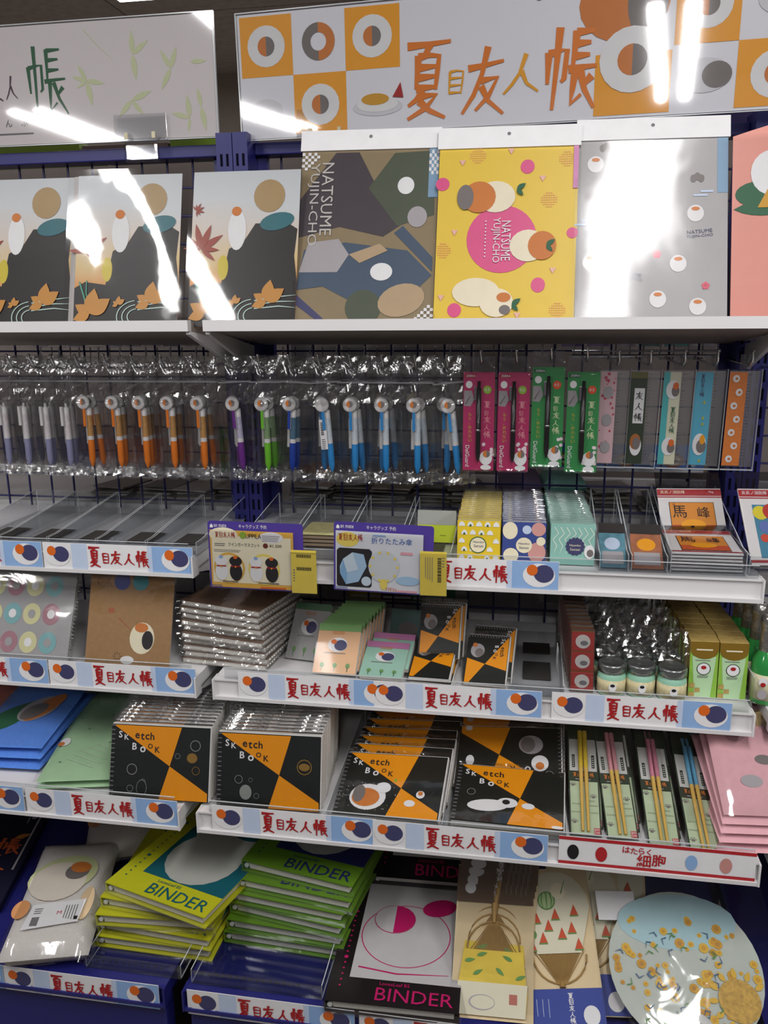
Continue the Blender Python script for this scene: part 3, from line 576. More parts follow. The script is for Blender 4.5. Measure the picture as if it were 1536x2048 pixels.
def pen_bag(color, back=False):
    key = (color, back)
    if key in PENP: return PENP[key]
    t = thing('pen_bag', '', 'pen'); PENP[key] = t
    g = pm('grip_'+color, GRIPC[color], .45)
    plain = color == 'lavender'
    body = {'orange': '#b98a52', 'purple': '#b9b3cc', 'green': '#7d9a6e', 'navy': '#4c6f86', 'blue': '#c9d3dc', 'lavender': '#d8d0d3'}[color]
    b = pm('barrel_'+color, body, .4, var=.25, scale=160)
    # pen: hangs point-down, grip at the bottom
    gr = M().lathe([(.0015, -.178), (.0032, -.174), (.0055, -.165), (.0058, -.135), (.0056, -.128)], g, 14).build('grip', t)
    M().lathe([(.0056, -.128), (.0056, -.121)], PENW, 14).lathe([(.0056, -.121), (.0054, -.083)], b, 14).lathe([(.0054, -.083), (.005, -.07), (.0022, -.0695), (.0022, -.062), (.0, -.062)], PENW, 14).build('barrel', t)
    c = M().bbox(-.0078, -.0028, -.0095, -.0068, -.103, -.068, g if not plain else PENW, .0008).build('clip', t)
    M().bbox(-.0084, -.0022, -.0068, -.0058, -.1035, -.068, PENW, .0004).build('clip_backing', c)
    if not plain:
        m = M(); m.lathe([(.0, -.002), (.0105, -.002), (.0125, -.0005), (.0125, .0015), (.0105, .003), (0, .003)], PENW, 18)
        m.v = [(x-.006, -.0085+z, y*1.02-.0595) for x, y, z in m.v]; h = m.build('topper', t)
        if not back:
            p = Pr(); p.ell(-.006, -.058, .0056, .0056, TERRA, 1, 0, PI/2, PI*1.5, 8); p.ell(-.006, -.058, .0056, .0056, GREY, 1, 0, -PI/2, PI/2, 8); p.build('topper_dot', h, (0, -.0108, 0))
    # paper insert with bar code
    p = Pr(); dx = -.012 if not back else -.014
    p.box(dx, dx+.012, 0, .0003, -.137, -.085, BARC if not back else WHITE)
    if back: p.barcode(dx+.002, -.112, .005, .022, BLACK, 0, 14, True); p.lines(dx+.002, -.135, .007, .018, 5, INKG, 0, .4)
    p.build('barcode_insert', t, (0, .0065 if not back else -.0075, 0))
    m = M(); pouch(m, -.029, .029, -.196, .022, .011, BAG, len(PENP)+40, .0016, 8, 14); m.build('clear_bag', t)
    crinkle(M(), lambda u, v: (-.028+.056*u, -.004, -.006+.026*v), 7, 4, GLINT, len(PENP), .003).build('bag_header', t); crinkle(M(), lambda u, v: (-.028+.056*u, -.004, -.197+.014*v), 9, 2, GLINT, len(PENP)+3, .003).build('bag_bottom', t); crinkle(M(), lambda u, v: (-.027+.054*u, -.011-.003*v*(1-v), -.06+.035*v), 6, 3, GLINT, len(PENP)+7, .0035).build('bag_shoulder', t)
    M().box(-.029, .029, -.0012, -.0008, -.0235, -.021, pm('bag_seal', '#a9a9ac', .2)).build('seal_line', t)
    return t
RR = random.Random(4)
NAMES = {'orange': 'orange', 'purple': 'purple', 'green': 'lime green', 'navy': 'navy', 'blue': 'light blue', 'lavender': 'lavender'}
used = {}
def hang(color, X, n, label, Z=1.401, yfront=-.165, tilt=0, back=False, step=.016):
    for k in range(n):
        src = pen_bag(color, back and k == 0)
        mt = frame(X+RR.uniform(-.003, .003)*(k > 0), yfront+step*k, Z-.002, RR.uniform(-8, 8)*(k > 0), 0, tilt if k == 0 else RR.uniform(-4, 4))
        key = (color, back and k == 0)
        o = src if key not in used else dup(src, mt); used[key] = 1; o.matrix_world = mt
        o['label'] = label if k == 0 else f'{ORD[k]} bag behind the {label}'
        o['group'] = f'bagged {NAMES[color]} pens on hooks'
    hook(X, f'chrome display hook carrying the {label}', Z)
spec = [('lavender', -.435, 3, 'bagged lavender grip pen at the far left photo edge', 0, 0), ('lavender', -.395, 3, 'bagged lavender grip pen, second from left edge', 0, 0), ('lavender', -.352, 3, 'bagged lavender grip pen with pink barrel, third from left', 0, 0), ('lavender', -.311, 3, 'bagged lavender grip pen next to the first orange pen', 0, 0),
 ('orange', -.265, 2, 'front bagged orange pen, leftmost of the orange ones', 1, 0), ('orange', -.211, 3, 'front bagged orange pen, second of the orange ones', 0, 0), ('orange', -.160, 3, 'front bagged orange pen, third of the orange ones', 0, 0), ('orange', -.107, 3, 'front bagged orange pen, fourth of the orange ones', 0, 0), ('orange', -.05, 3, 'front bagged orange pen beside the purple pen', 0, 0),
 ('purple', .012, 2, 'front bagged purple pen', -3, 0), ('green', .068, 4, 'front bagged lime green pen', 0, 0), ('navy', .121, 2, 'front bagged navy blue pen', 3, 0), ('blue', .172, 3, 'bagged pen turned to show its bar code paper', -4, 1), ('blue', .2255, 3, 'front bagged light blue pen beside the bar code bag', 0, 0), ('blue', .28, 3, 'front bagged light blue pen in the middle of the three', 0, 0), ('blue', .335, 2, 'front bagged light blue pen hanging lowest', 0, 0), ('blue', .387, 2, 'slanted bagged light blue pen beside the pink packs', -6, 0)]
for c, X, n, lb, tl, bk in spec: hang(c, X, n, lb, tilt=-tl, back=bool(bk))
# ---- pencil packs on pink and green cards
def pack(label, X, Z, pink):
    t = thing('pencil_pack', label, 'pencil', frame(X, -.182, Z), 'mechanical pencil packs')
    w, h = .051, .163; base = pm('pack_pink', '#c63a6f', .35, coat=.5) if pink else pm('pack_green', '#3d9a55', .35, coat=.5)
    p = Pr(); p.box(-w/2, w/2, 0, .0008, -h, 0, base)
    p.text('ZEBRA', -.0215, -.0075, .0035, WHITE, 1, .015); p.rect(-.0235, -.006, -.009, -.003, pm('zebra_red', '#b02a36', .4) if pink else DKG, 0)
    p.poly([(-.0245, -.055), (-.0245, -.03), (-.012, -.03), (-.008, -.045), (-.014, -.056)], BGR, 0); p.stroke([(-.022, -.052), (-.014, -.038)], .003, GREY, 1); p.ell(-.0165, -.02, .0055, .006, WHITE, 1)
    p.ell(.0135, -.0285, .0068, .0068, pm('lens_green', '#8fb23e', .4) if pink else pm('lens_orange', '#d8552f', .4), 1); p.text('0.5', .0095, -.0305, .0045, WHITE, 2)
    for i, ch in enumerate('もう、折れない。'): p.text(ch, -.017, -.072-i*.0072, .0055 if ch not in '、。' else .002, pm('pack_yellow', '#c8b23c', .4), 1)
    p.text('DelGuard', -.0215, -.121, .0068, WHITE, 1, .036, -PI/2)
    tc = pm('pack_title_rose', '#e08a9a', .4) if pink else pm('pack_title_pale', '#c9d8a8', .4)
    for i, (ch, s) in enumerate((('natsu', 1), ('me', .7), ('yu', 1), ('hito', .9), ('cho', 1))): p.brush(ch, .0085, -.058-i*.0125, .0115*s, .0105*s, tc, 1, .13)
    for i in range(9): p.ell(RR.uniform(.004, .024), RR.uniform(-.15, -.115), .0028, .0028, pm('petal_white', '#ead9df', .4) if pink else pm('petal_white', '#ead9df', .4), 0)
    p.ell(.013, -.142, .0105, .012, WHITE, 2); p.ell(.014, -.135, .006, .006, TERRA, 3, 0, PI/2, PI*1.5, 8); p.ell(.014, -.135, .006, .006, GREY, 3, 0, -PI/2, PI/2, 8)
    p.ell(.013, -.158, .009, .0045, WHITE, 1)
    p.build('card', t)
    pc = M().lathe([(.001, -.148), (.0035, -.14), (.0043, -.13), (.0043, -.095), (.0046, -.094), (.0046, -.091), (.0043, -.09), (.0043, -.025), (.0028, -.0245), (.0028, -.014), (0, -.014)], pm('pencil_black', '#221f20', .3, coat=.4), 14, (.0, -.0055)).build('pencil', t)
    M().bbox(-.0075, -.0035, -.011, -.009, -.045, -.022, CHROME, .0006).build('pocket_clip', pc); M().lathe([(.0044, -.096), (.0048, -.0955), (.0048, -.0935), (.0044, -.093)], CHROME, 14, (0, -.0055)).build('ring', pc)
    m = M(); m.bbox(-w/2-.001, w/2+.001, -.0125, -.0004, -h-.001, .001, film('blister', '#f7f7f7', .55, .01, .05, bump=.1, bscale=20), .004); m.build('blister', t)
    M().box(-w/2, w/2, -.0006, 0, .001, .026, film('hang_tab', '#e8e8e8', 1, .06, .1, bump=.3)).build('hang_tab', t)
for X, Z, k, lb in ((.4395, 1.396, 1, 'black pencil in pink pack, left of the two pink packs'), (.4965, 1.396, 1, 'black pencil in pink pack beside the green packs'), (.5515, 1.4045, 0, 'black pencil in green pack hanging slightly higher'), (.6075, 1.397, 0, 'black pencil in green pack beside the pink flower ruler')):
    pack(lb, X, Z, k); hook(X+.003, f'chrome hook of the {lb}', 1.408 if k else 1.413)
# ---- ruler packs
BARM = CHROME
t = thing('hook_bar', 'chrome horizontal bar carrying the ruler hooks', 'bar', frame(.735, -.008, 1.413)); M().tube([(-.14, 0, 0), (.14, 0, 0)], .003, CHROME, 8).build('rod', t); M().tube([(-.14, .004, .008), (.14, .004, .008)], .002, CHROME, 8).build('rod', t)
def ruler(label, X, base, deco, roll):
    t = thing('ruler_pack', label, 'ruler', frame(X, -.172, 1.3985, 0, -2, roll), 'rulers in clear packs')
    h = .154; M().box(-.022, .0235, .002, .0026, -h, 0, film('ruler_clear', '#e6e3e1', .6, .13, .5, bump=0)).build('clear_ruler', t)
    p = Pr(); p.box(-.022, .0045, 0, .0012, -h+.002, -.002, base); deco(p, h); p.build('printed_strip', t)
    p = Pr()
    for i in range(28): z = -.006-i*.0052; p.rect(.006, .0115 if i % 5 == 0 else .009, z, z+.0005, BLACK, 0)
    p.build('scale_marks', t, (0, .002, 0))
    m = M().box(-.0235, .0255, -.0035, -.0032, -h-.004, .003, SMOOTHF).box(.0253, .0258, -.0035, .004, -h-.004, .003, ACREDGE).box(-.024, .0258, -.0035, .004, -h-.005, -h-.0042, ACREDGE); m.build('clear_case', t)
    M().box(-.009, .0095, -.0006, 0, .002, .026, film('hang_tab', '#e8e8e8', 1, .06, .1, bump=.3)).build('hang_tab', t)
def deco1(p, h):
    rr = random.Random(2)
    for i in range(26): p.ell(rr.uniform(-.02, .003), rr.uniform(-h+.005, -.005), *(2*[rr.choice((.001, .0018, .0026))]), pm('blossom_red', '#c0445c', .4), 1, 0, 0, 2*PI, 8)
    for z in (-.035, -.08, -.125): p.ell(-.008, z, .008, .01, BGR, 2)
def deco2(p, h):
    p.rect(-.0145, .0015, -.085, -.028, WHITE, 1)
    for i, ch in enumerate(('yu', 'hito', 'cho')): p.brush(ch, -.0125, -.046-i*.0175, .012, .012, BLACK, 2, .13)
    p.ell(-.007, -.122, .009, .0165, WHITE, 1); p.ell(-.008, -.115, .0085, .013, pm('art_brown_orange', '#a9672f', .4), 2); p.ell(-.006, -.118, .006, .01, GREY, 3); p.rect(-.022, .0045, -.012, -.002, pm('strip_olive', '#6a6a3a', .4), 1)
def deco3(p, h):
    p.rect(-.022, -.0125, -h+.002, -.002, pm('strip_turquoise', '#4fb4b8', .4), 1)
    for z in (-.03, -.122): p.ell(-.007, z, .0105, .015, WHITE, 2); p.ell(-.003, z-.002, .006, .009, GREY, 3); p.ell(-.003, z+.006, .0045, .006, ORANGE, 4)
    for i, ch in enumerate(('natsu', 'me', 'yu', 'hito', 'cho')): p.brush(ch, -.008, -.066-i*.0085, .008, .008, DKG, 2, .12)
def deco4(p, h):
    for i, ch in enumerate(('natsu', 'me', 'yu', 'hito', 'cho')): p.brush(ch, -.014, -.012-i*.0072, .0065, .0065, SLATE, 1, .13)
    p.ell(-.008, -.118, .0105, .018, WHITE, 1); p.ell(-.005, -.121, .0075, .011, GREY, 2); p.ell(-.004, -.11, .004, .008, OCHRE, 3)
    for z in (-.05, -.075, -.085, -.145): p.ell(-.006, z, .0018, .0026, pm('strip_lime', '#b5b94a', .4), 1)
def deco5(p, h):
    for i in range(7): p.ell(-.012+(i % 2)*.006, -.012-i*.0215, .0052, .0058, WHITE, 1); p.ell(-.0115+(i % 2)*.006, -.012-i*.0215, .0022, .0022, TERRA, 2)
RUL = [('ruler pack with pink flower pattern', .6555, pm('strip_rose', '#dcb8be', .4), deco1, .8), ('dark green ruler pack with white lettered panel', .7035, pm('strip_bottle_green', '#2c3d2a', .4), deco2, 1.2), ('cream and turquoise ruler pack', .755, pm('strip_cream', '#d9d9bf', .4), deco3, 1), ('light blue ruler pack with stars', .8035, pm('strip_blue', '#58aecb', .4), deco4, .8), ('orange ruler pack with white round marks', .8545, pm('strip_orange', '#e0813a', .4, var=.12, scale=250), deco5, .5)]
for lb, X, b, d, r in RUL: ruler(lb, X, b, d, -r*.6); hook(X+.004, f'chrome hook of the {lb}', 1.4075)
# foil-wrapped hanging charm at the right edge
t = thing('hanging_charm', 'crumpled clear charm bag hanging at the right edge beside the orange ruler', 'charm', frame(.905, -.2, 1.4))
m = M(); m.lathe([(.0165, -.0), (.012, -.02), (.004, -.038), (.003, -.045), (.006, -.062), (0, -.066)], BAG, 10); m.build('bag', t); M().lathe([(0, -.045), (.006, -.042), (.007, -.03), (.0, -.02)], pm('charm_silver', '#b6b6ba', .2, .5, .7), 10).build('charm', t); M().tube([(0, 0, -.066), (-.006, 0, -.085), (-.008, 0, -.1)], .0008, INKG, 5).build('cord', t); hook(.906, 'chrome hook of the foil charm at the right edge', 1.4)
# ================================================================ second shelf: trays, signs, memo pads, packages
DKSQ = pm('dark_magnet', '#3a3735', .6)
def tray(label, x0, x1, yf, yb, z, hf=.016, hb=.05, mag=True, name='acrylic_tray', floor=ACR):
    t = thing(name, label, 'tray', frame((x0+x1)/2, yf, z)); w = (x1-x0)/2-.0008; d = yb-yf
    m = M().box(-w, w, 0, d, 0.0004, .0016, floor).box(-w, w, 0, .0015, .0016, hf, ACR).box(-w, w, d-.0015, d, .0016, hb, ACR)
    for x in (-w, w-.0014):
        a = [(x, .0016, .0016), (x, d-.0016, .0016), (x, d-.0016, hb), (x, .03, hf), (x, .0016, hf)]; b = [(p[0]+.0014, p[1], p[2]) for p in a]
        m.face(a, ACR); m.face(b[::-1], ACR)
        for i in range(5): j = (i+1) % 5; m.face([a[i], b[i], b[j], a[j]], ACREDGE)
    m.build('walls', t)
    if mag: M().box(-w*.55, w*.55, d*.22, d*.48, .0017, .0022, DKSQ).build('magnet_sheet', t)
    return t
names = ['at the left photo edge', 'second from the left edge', 'in the middle of the left row', 'fourth of the left row', 'behind the first purple sign']
for i, x in enumerate((-.455, -.366, -.277, -.188, -.099)): tray(f'empty clear acrylic tray on the upper left shelf, {names[i]}', x, x+.088, -.322, -.06, 1.1055, .022, .045)
tray('empty clear tray behind the first purple sign on the middle rack', .05, .135, -.318, -.05, 1.1055, .02, .05)
tray('clear tray with yellow cards between the two purple signs', .14, .225, -.318, -.05, 1.1055, .02, .05)
tray('empty clear tray behind the second purple sign', .23, .318, -.318, -.05, 1.1055, .02, .05); tray('clear tray with lime card beside the yellow memo pads', .323, .408, -.318, -.05, 1.1055, .02, .05)
for i in range(4):
    t = thing('card_pack', f'packed yellow patterned card, number {i+1} from the bottom of the small pile between signs' if 0 else ('yellow patterned card pack on top of the small pile between the signs' if i == 3 else f'brown edged card pack, {ORD[i+1]} from the bottom of the pile between signs'), 'card', frame(.182, -.25, 1.1085+.0065*i), 'card packs piled between the signs')
    M().bbox(-.034, .034, 0, .07, 0, .005, pm('card_cream', '#c9c08a', .5, var=.3, scale=90) if i == 3 else pm('card_brown', '#8c7a66', .5), .001).build('card', t); M().box(-.036, .036, -.002, .072, .0052, .0056, FILM).build('film', t)
t = thing('memo_card', 'lime green card standing in the tray beside the yellow memo pads', 'card', frame(.372, -.2, 1.109, 0, 8)); LIME = pm('lime_card', '#b9c832', .5)
M().box(-.033, .033, 0, .0015, 0, .03, LIME).build('card', t); M().box(-.033, .033, 0, .0015, .0302, .055, pm('card_grey', '#9fa19c', .5)).build('upper_card', t); M().box(.006, .016, -.0005, 0, .012, .0125, BLACK).build('print_line', t)
# purple order signs
SCR = pm('sign_cream', '#efe6c8', .4); SGOLD = pm('sign_gold', '#e2b04a', .4)
def sign(label, X, Z, yaw, roll, deco, tagx, tlabel, deco2):
    t = thing('order_sign', label, 'sign', frame(X, -.346, Z, yaw, 0, roll)); w, h = .157, .112
    pts = []
    for cx, cz, a0 in ((w-.005, h-.005, 0), (.005, h-.005, 90), (.002, .002, 180), (w-.002, .002, 270)):
        r = .005 if a0 < 180 else .002
        for k in range(4): a = math.radians(a0+30*k); pts.append((cx+r*math.cos(a), cz+r*math.sin(a)))
    M().prism(pts, 0, .0012, PURPLE).build('backing_card', t)
    p = Pr(); p.text('an mate', .0105, h-.0098, .0052, WHITE, 0, .021); p.poly([(.004, h-.0075), (.0065, h-.0045), (.009, h-.0075), (.009, h-.011), (.004, h-.011)], WHITE, 0); p.text('キャラグッズ 予約', .052, h-.0105, .0066, WHITE, 0, .046)
    deco(p, w, h); p.build('print', t); M().box(.0015, w-.012, -.0042, -.0038, .001, h-.0135, SMOOTHF).build('clear_pocket', t)
    g = thing('barcode_tag', tlabel, 'tag', frame(X+tagx, -.3515, Z+.001, yaw, 0, 0)); p = Pr(); p.box(0, .041, 0, .0006, -.002, .069, YELLOW); deco2(p); p.build('paper', g); M().box(-.001, .042, -.0012, -.0010, -.004, .0665, STIFF).build('clear_holder', g)
def dA(p, w, h):
    p.rect(.003, w-.016, .002, h-.0145, SGOLD, 0); p.rect(.006, w-.02, .01, h-.024, SCR, 1); p.ell(.026, h-.022, .024, .012, SCR, 1)
    for i, ch in enumerate(('natsu', 'me', 'yu', 'hito', 'cho')): p.brush(ch, .012+.0068*i, h-.0265, .0065, .009, RED, 2, .12)
    p.text('UPPILA', .063, h-.0265, .0075, BLACK, 2, .026); p.ell(.0585, h-.0215, .0052, .006, pm('lens_green', '', .4), 2); p.ell(.105, h-.024, .02, .009, WHITE, 1); p.lines(.09, h-.03, .03, .011, 4, INKG, 2, .3)
    p.text('フインガーマスコット', .034, h-.0405, .0062, BLACK, 2, .052); p.lines(.0105, h-.0405, .02, .006, 2, INKG, 2, .4); p.ell(.0955, h-.0375, .0042, .0042, pm('sign_maroon', '#6b2a20', .4), 2); p.text('¥1,500', .102, h-.0405, .0058, BLACK, 2, .02); p.lines(.009, .062, .05, .005, 2, INKG, 2, .3)
    p.ell(.034, .035, .026, .026, SGOLD, 2); p.ell(.034, .035, .023, .022, SCR, 3); p.ell(.092, .035, .026, .026, pm('sign_yellow', '#efd968', .4), 2); p.ell(.092, .035, .023, .022, SCR, 3)
    for x, c in ((.021, WHITE), (.045, BLACK), (.079, WHITE), (.105, BLACK)):
        p.ell(x, .029, .0105, .015, c, 4); p.ell(x, .047, .0105, .0085, c, 5); p.rect(x-.008, x+.008, .0375, .0395, RED, 6); p.ell(x, .0535, .0035, .0028, SKY if c is WHITE else ORANGE, 6); p.ell(x, .0375, .0014, .0014, OCHRE, 7, 0, 0, 2*PI, 8)
    p.lines(.022, .011, .03, .003, 1, INKG, 2, .7); p.lines(.082, .011, .04, .003, 1, INKG, 2, .7); p.text('movic', .0025, .0025, .0052, pm('movic_blue', '#2b5aa0', .4), 2, .018); p.lines(.085, .003, .05, .004, 1, ORANGE, 2, .7)
def dB(p, w, h):
    p.rect(.003, w-.016, .002, h-.0145, pm('sign_white', '#dfe2ea', .4), 0); p.ell(.022, h-.028, .018, .012, pm('sign_yellow', '', .4), 1)
    for i, ch in enumerate(('natsu', 'me', 'yu', 'hito', 'cho')): p.brush(ch, .0075+.0078*i, h-.0295, .0075, .0105, RED, 2, .12)
    p.text('折りたたみ傘', .06, h-.0325, .0105, pm('sign_blue', '#3a62b4', .4), 2, .064); p.lines(.062, h-.0205, .024, .004, 1, SKY, 2, .6)
    p.poly([(.005, .01), (.007, .007), (.058, .007), (.061, .01), (.061, .03), (.056, .045), (.061, .062), (.061, .066), (.057, .07), (.009, .07), (.005, .066)], BLACK, 1)
    UB = pm('umbrella_blue', '#a9cbe8', .4); UB2 = pm('umbrella_pale', '#cfe0ee', .4)
    p.poly([(.0105, .028), (.02, .0105), (.04, .016), (.053, .042), (.048, .061), (.03, .0635), (.015, .052), (.01, .04)], UB, 2); p.poly([(.0105, .028), (.02, .0105), (.022, .03), (.015, .052)], pm('umbrella_deep', '#86b4dd', .4), 3); p.poly([(.03, .0635), (.015, .052), (.022, .03), (.04, .036)], UB2, 3); p.ell(.0525, .0175, .0078, .0078, UB2, 3)
    p.ell(.08, .043, .0245, .0265, pm('umbrella_cream', '#d3d8dc', .4), 2)
    for k in range(10): a = k*.628; p.ell(.08+.0215*math.cos(a), .043+.0235*math.sin(a), .0024, .0024, pm('sign_yellow', '', .4), 3, 0, 0, 2*PI, 8)
    p.rect(.106, .125, .064, .0685, pm('sign_pink', '#e9a9b4', .4), 2); p.ell(.118, .022, .019, .0075, UB, 2); p.ell(.08, .014, .006, .009, pm('sign_yellow', '', .4), 2)
    p.text('movic', .0025, .0025, .0052, pm('movic_blue', '', .4), 2, .02); p.text('7月26', .083, .003, .0066, ORANGE, 2, .018); p.lines(.102, .003, .036, .004, 1, pm('sign_pink', '', .4), 2, .8)
sign('purple order sign with four small round mascots, left of the two', .019, 1.0605, 0, -.4, dA, .1385, 'yellow barcode tag at the left purple sign', lambda p: (p.rect(0, .041, .064, .0645, BLACK, 0), p.barcode(.009, .057, .024, .0055, BLACK, 0, 20), p.barcode(.009, .036, .024, .0055, BLACK, 0, 20), p.lines(.003, .018, .003, .022, 5, INKG, 0, .4)))
sign('purple order sign with a pale blue folding umbrella', .2245, 1.0665, 0, -1.3, dB, .1385, 'yellow barcode tag at the umbrella sign', lambda p: (p.barcode(.027, .02, .006, .04, BLACK, 0, 20, True), p.lines(.008, .02, .014, .04, 4, INKG, 0, .25, True), p.lines(.034, .045, .004, .018, 4, INKG, 0, .3)))
# ---- memo pads in three rows
def memo(kind):
    t = thing('memo_pad', '', 'memo pad'); w, h, d = .0675, .066, .0135
    cols = {'yellow': '#e7c832', 'blue': '#3f4f92', 'teal': '#8fc0b4'}; base = pm('memo_'+kind, cols[kind], .4)
    M().bbox(-w/2, w/2, 0, d, 0, h, pm('memo_block_'+kind, {'yellow': '#ead98c', 'blue': '#b9bcc6', 'teal': '#a9ccc2'}[kind], .5), .0008).build('pad', t)
    p = Pr(); p.box(-w/2, w/2, -.0006, 0, .0002, h-.0002, base); rr = random.Random(6); p2 = Pr()
    if kind == 'yellow':
        for i in range(5):
            for j in range(5):
                if (i, j) in ((2, 1), (2, 2), (1, 2), (3, 2), (2, 0)): continue
                x, z = -w/2+.007+i*.0135+(j % 2)*.004, .006+j*.0135
                if x < w/2-.004: p2.poly([(x-.005, z-.003), (x+.005, z-.003), (x+.004, z+.002), (x, z+.005), (x-.004, z+.002)], WHITE, 0); (i+j) % 2 and p2.rect(x-.0015, x+.0015, z-.003, z, DKG, 1)
        p2.ell(-.001, .027, .0135, .0135, DKG, 1); p2.ell(-.001, .027, .012, .012, SCR, 2)
    elif kind == 'blue':
        for x, z, r, c in ((-.022, .055, .014, SCR), (.022, .056, .011, pm('memo_rose', '#d39a94', .4)), (-.02, .012, .012, SCR), (.02, .018, .016, pm('memo_rose', '', .4)), (.004, .054, .007, SKYL), (.026, .036, .007, SCR)): p2.ell(x, min(z, h-r), min(r, w/2-abs(x)), r, c, 0)
        p2.ell(0, .029, .0125, .0125, SCR, 1)
    else:
        for k in range(7): x = -.028+k*.009; p2.stroke([(x, .06), (x+.006, .05), (x-.002, .04), (x+.004, .03), (x, .018)], .0022, pm('memo_mint', '#c6dcd0', .4), 0)
        for k in range(14): p2.ell(.004+.012*math.cos(k*.449), .03+.012*math.sin(k*.449), .003, .003, SLATE, 1, 0, 0, 2*PI, 6)
        p2.ell(.004, .03, .0122, .0122, SLATE, 2); p2.ell(.026, .022, .008, .011, WHITE, 1); p2.ell(.027, .02, .005, .006, GREY, 2)
    ic = SLATE if kind != 'teal' else SCR
    p2.text('Nyanko', -.0085+(.004 if kind == 'teal' else 0), .0295, .0042, ic, 3, .017); p2.text('Sensei', -.0075+(.004 if kind == 'teal' else 0), .0235, .0042, ic, 3, .015)
    c = p.build('cover', t); p2.build('print', c, (0, -.0008, 0))
    m = M(); sheet(m, -w/2-.001, w/2+.001, h-.0005, h+.0075, -.0004, FILM, len(kind), .0016, 6, 2); crinkle(m, lambda u, v: (-w/2+w*u, .0125*v, h+.0035), 9, 3, GLINT, 4, .002); m.build('film', t)
    return t
for kind, X, n in (('yellow', .449, 15), ('blue', .520, 15), ('teal', .5945, 15)):
    src = memo(kind)
    for k in range(n):
        dz = 0.002 if kind == 'yellow' else 0; mt = frame(X+RR.uniform(-.0012, .0012)*(k > 0)-.002*k*.2, -.293+.0152*k, 1.1065, RR.uniform(-1, 1)*(k > 0), 3 if k else 2, 0)
        o = src if k == 0 else dup(src, mt); o.matrix_world = mt; o['group'] = f'{kind} memo pads in a row'
        o['label'] = {'yellow': 'front yellow memo pad with white rice balls pattern', 'blue': 'front dark blue memo pad with cream circles', 'teal': 'front mint green memo pad with round badge'}[kind] if k == 0 else f'{ORD[k]} film wrapped {kind} memo pad in line behind the front one'
# ---- small trays with card packs and the package pile
tray('narrow clear tray holding the blue card pack', .634, .679, -.315, -.06, 1.1055, .026, .075, False); tray('narrow clear tray holding the orange card pack', .681, .736, -.315, -.06, 1.1055, .026, .075, False); tray('wide clear tray holding the red edged package pile', .738, .849, -.315, -.06, 1.1055, .037, .085, False)
for X, w, c, lb, nm in ((.6565, .04, '#5d8fa0', 'small blue card pack lying in its narrow tray', 'blue'), (.708, .047, '#a86a4c', 'small orange card pack lying in its narrow tray', 'orange')):
    t = thing('card_pack', lb, 'card', frame(X, -.305, 1.109, 0, 52)); b = pm('cardpack_'+nm, c, .4, var=.35, scale=70); M().bbox(-w/2, w/2, 0, .003, 0, .066, b, .0008).build('card', t)
    M().box(-w/2, w/2, -.0008, 0, .0662, .085, pm('dark_header', '#33302f', .4)).build('header', t); p = Pr(); p.rect(-w/2+.004, w/2-.004, .006, .03, BGR, 0); p.ell(0, .045, w*.3, .012, SKYL if nm == 'blue' else OCHRE, 0); p.build('print', t); m = M(); sheet(m, -w/2, w/2, 0, .085, -.003, FILM, 9, .0015); m.build('film', t)
PWH = pm('package_white', '#d9d6d6', .5); PRD = pm('package_red', '#a3262c', .45); PKC = None
def package(w, h, big=False):
    t = thing('coaster_package', '', 'package')
    M().bbox(-w/2, w/2, 0, .003, 0, h, PWH, .0008).build('card', t)
    p = Pr(); p.rect(-w/2, w/2, h-.014, h-.002, PRD, 0); p.rect(-w/2, w/2, h-.0175, h-.0155, PRD, 0); p.rect(-w/2, w/2, .004, .0085, PRD, 0)
    p.text('炎炎ノ消防隊', -w/2+.005, h-.0105, .0062, WHITE if big else SCR, 1, .04); p.text('Mag', w/2-.02, h-.0095, .0045, WHITE, 1)
    if big:
        p.rect(-w*.36, w*.4, .012, h-.028, pm('pop_blue', '#3f7f9c', .4), 0)
        for x, z, r, c in ((-.034, h-.042, .012, '#d8c832'), (-.016, h-.04, .014, '#b8342c'), (-.03, h-.066, .01, '#5c6fb0'), (-.034, h-.085, .007, '#c8442c'), (-.012, h-.065, .012, '#3a9a8c')): p.ell(x, z, r, r, pm('pop'+c, c, .4), 1)
        p.ell(.016, h-.06, .022, .026, pm('pop_line', '#b9b6b6', .5, var=.5, scale=500), 2); p.ell(.004, .03, .016, .018, WHITE, 2); p.ell(.01, .02, .014, .01, pm('pop_rose', '#a8506c', .4), 3)
    else:
        p.rect(-w*.34, w*.36, .01, h-.026, BLACK, 0); p.rect(-w*.33, w*.35, .011, h-.027, pm('package_amber', '#d98a32', .4), 1); p.rect(-w*.33, w*.35, .011, .03, pm('package_rust', '#c8552c', .4), 2); p.ell(0, .03, .02, .01, OCHRE, 3)
        p.text('馬', -w*.3, h-.055, .022, BLACK, 3); p.text('ロ', -w*.28, h-.0325, .003, BLACK, 3); p.text('峰', .009, h-.055, .02, BLACK, 3)
    p.build('print', t)
    M().box(-w/2-.001, w/2+.001, -.0009, .0, h, h+.03, film('package_header', '#c9c9ce', .9, .06, .12, bump=.15)).build('header', t); M().tube([(0, -.0014, h+.015), (0, -.0008, h+.015)], .003, NAVYD, 10).build('hang_hole', t)
    m = M(); sheet(m, -w/2, w/2, 0, h, -.0026, FILM, 12, .0014); m.build('film', t)
    return t
src = package(.104, .098)
src.matrix_world = frame(.7945, -.205, 1.127, 6, 40, 0); tag(src, 'red topped package with orange picture leaning behind its pile', 'package', 'red topped packages in the tray')
for k in range(6):
    o = dup(src, frame(.792+RR.uniform(-.002, .002), -.305, 1.1105+.0052*k, RR.uniform(-1.5, 1.5), 84, 0), 'red topped package lying on top of the pile in the tray' if k == 5 else f'red topped package, {ORD[k+1]} from the bottom of the tray pile')
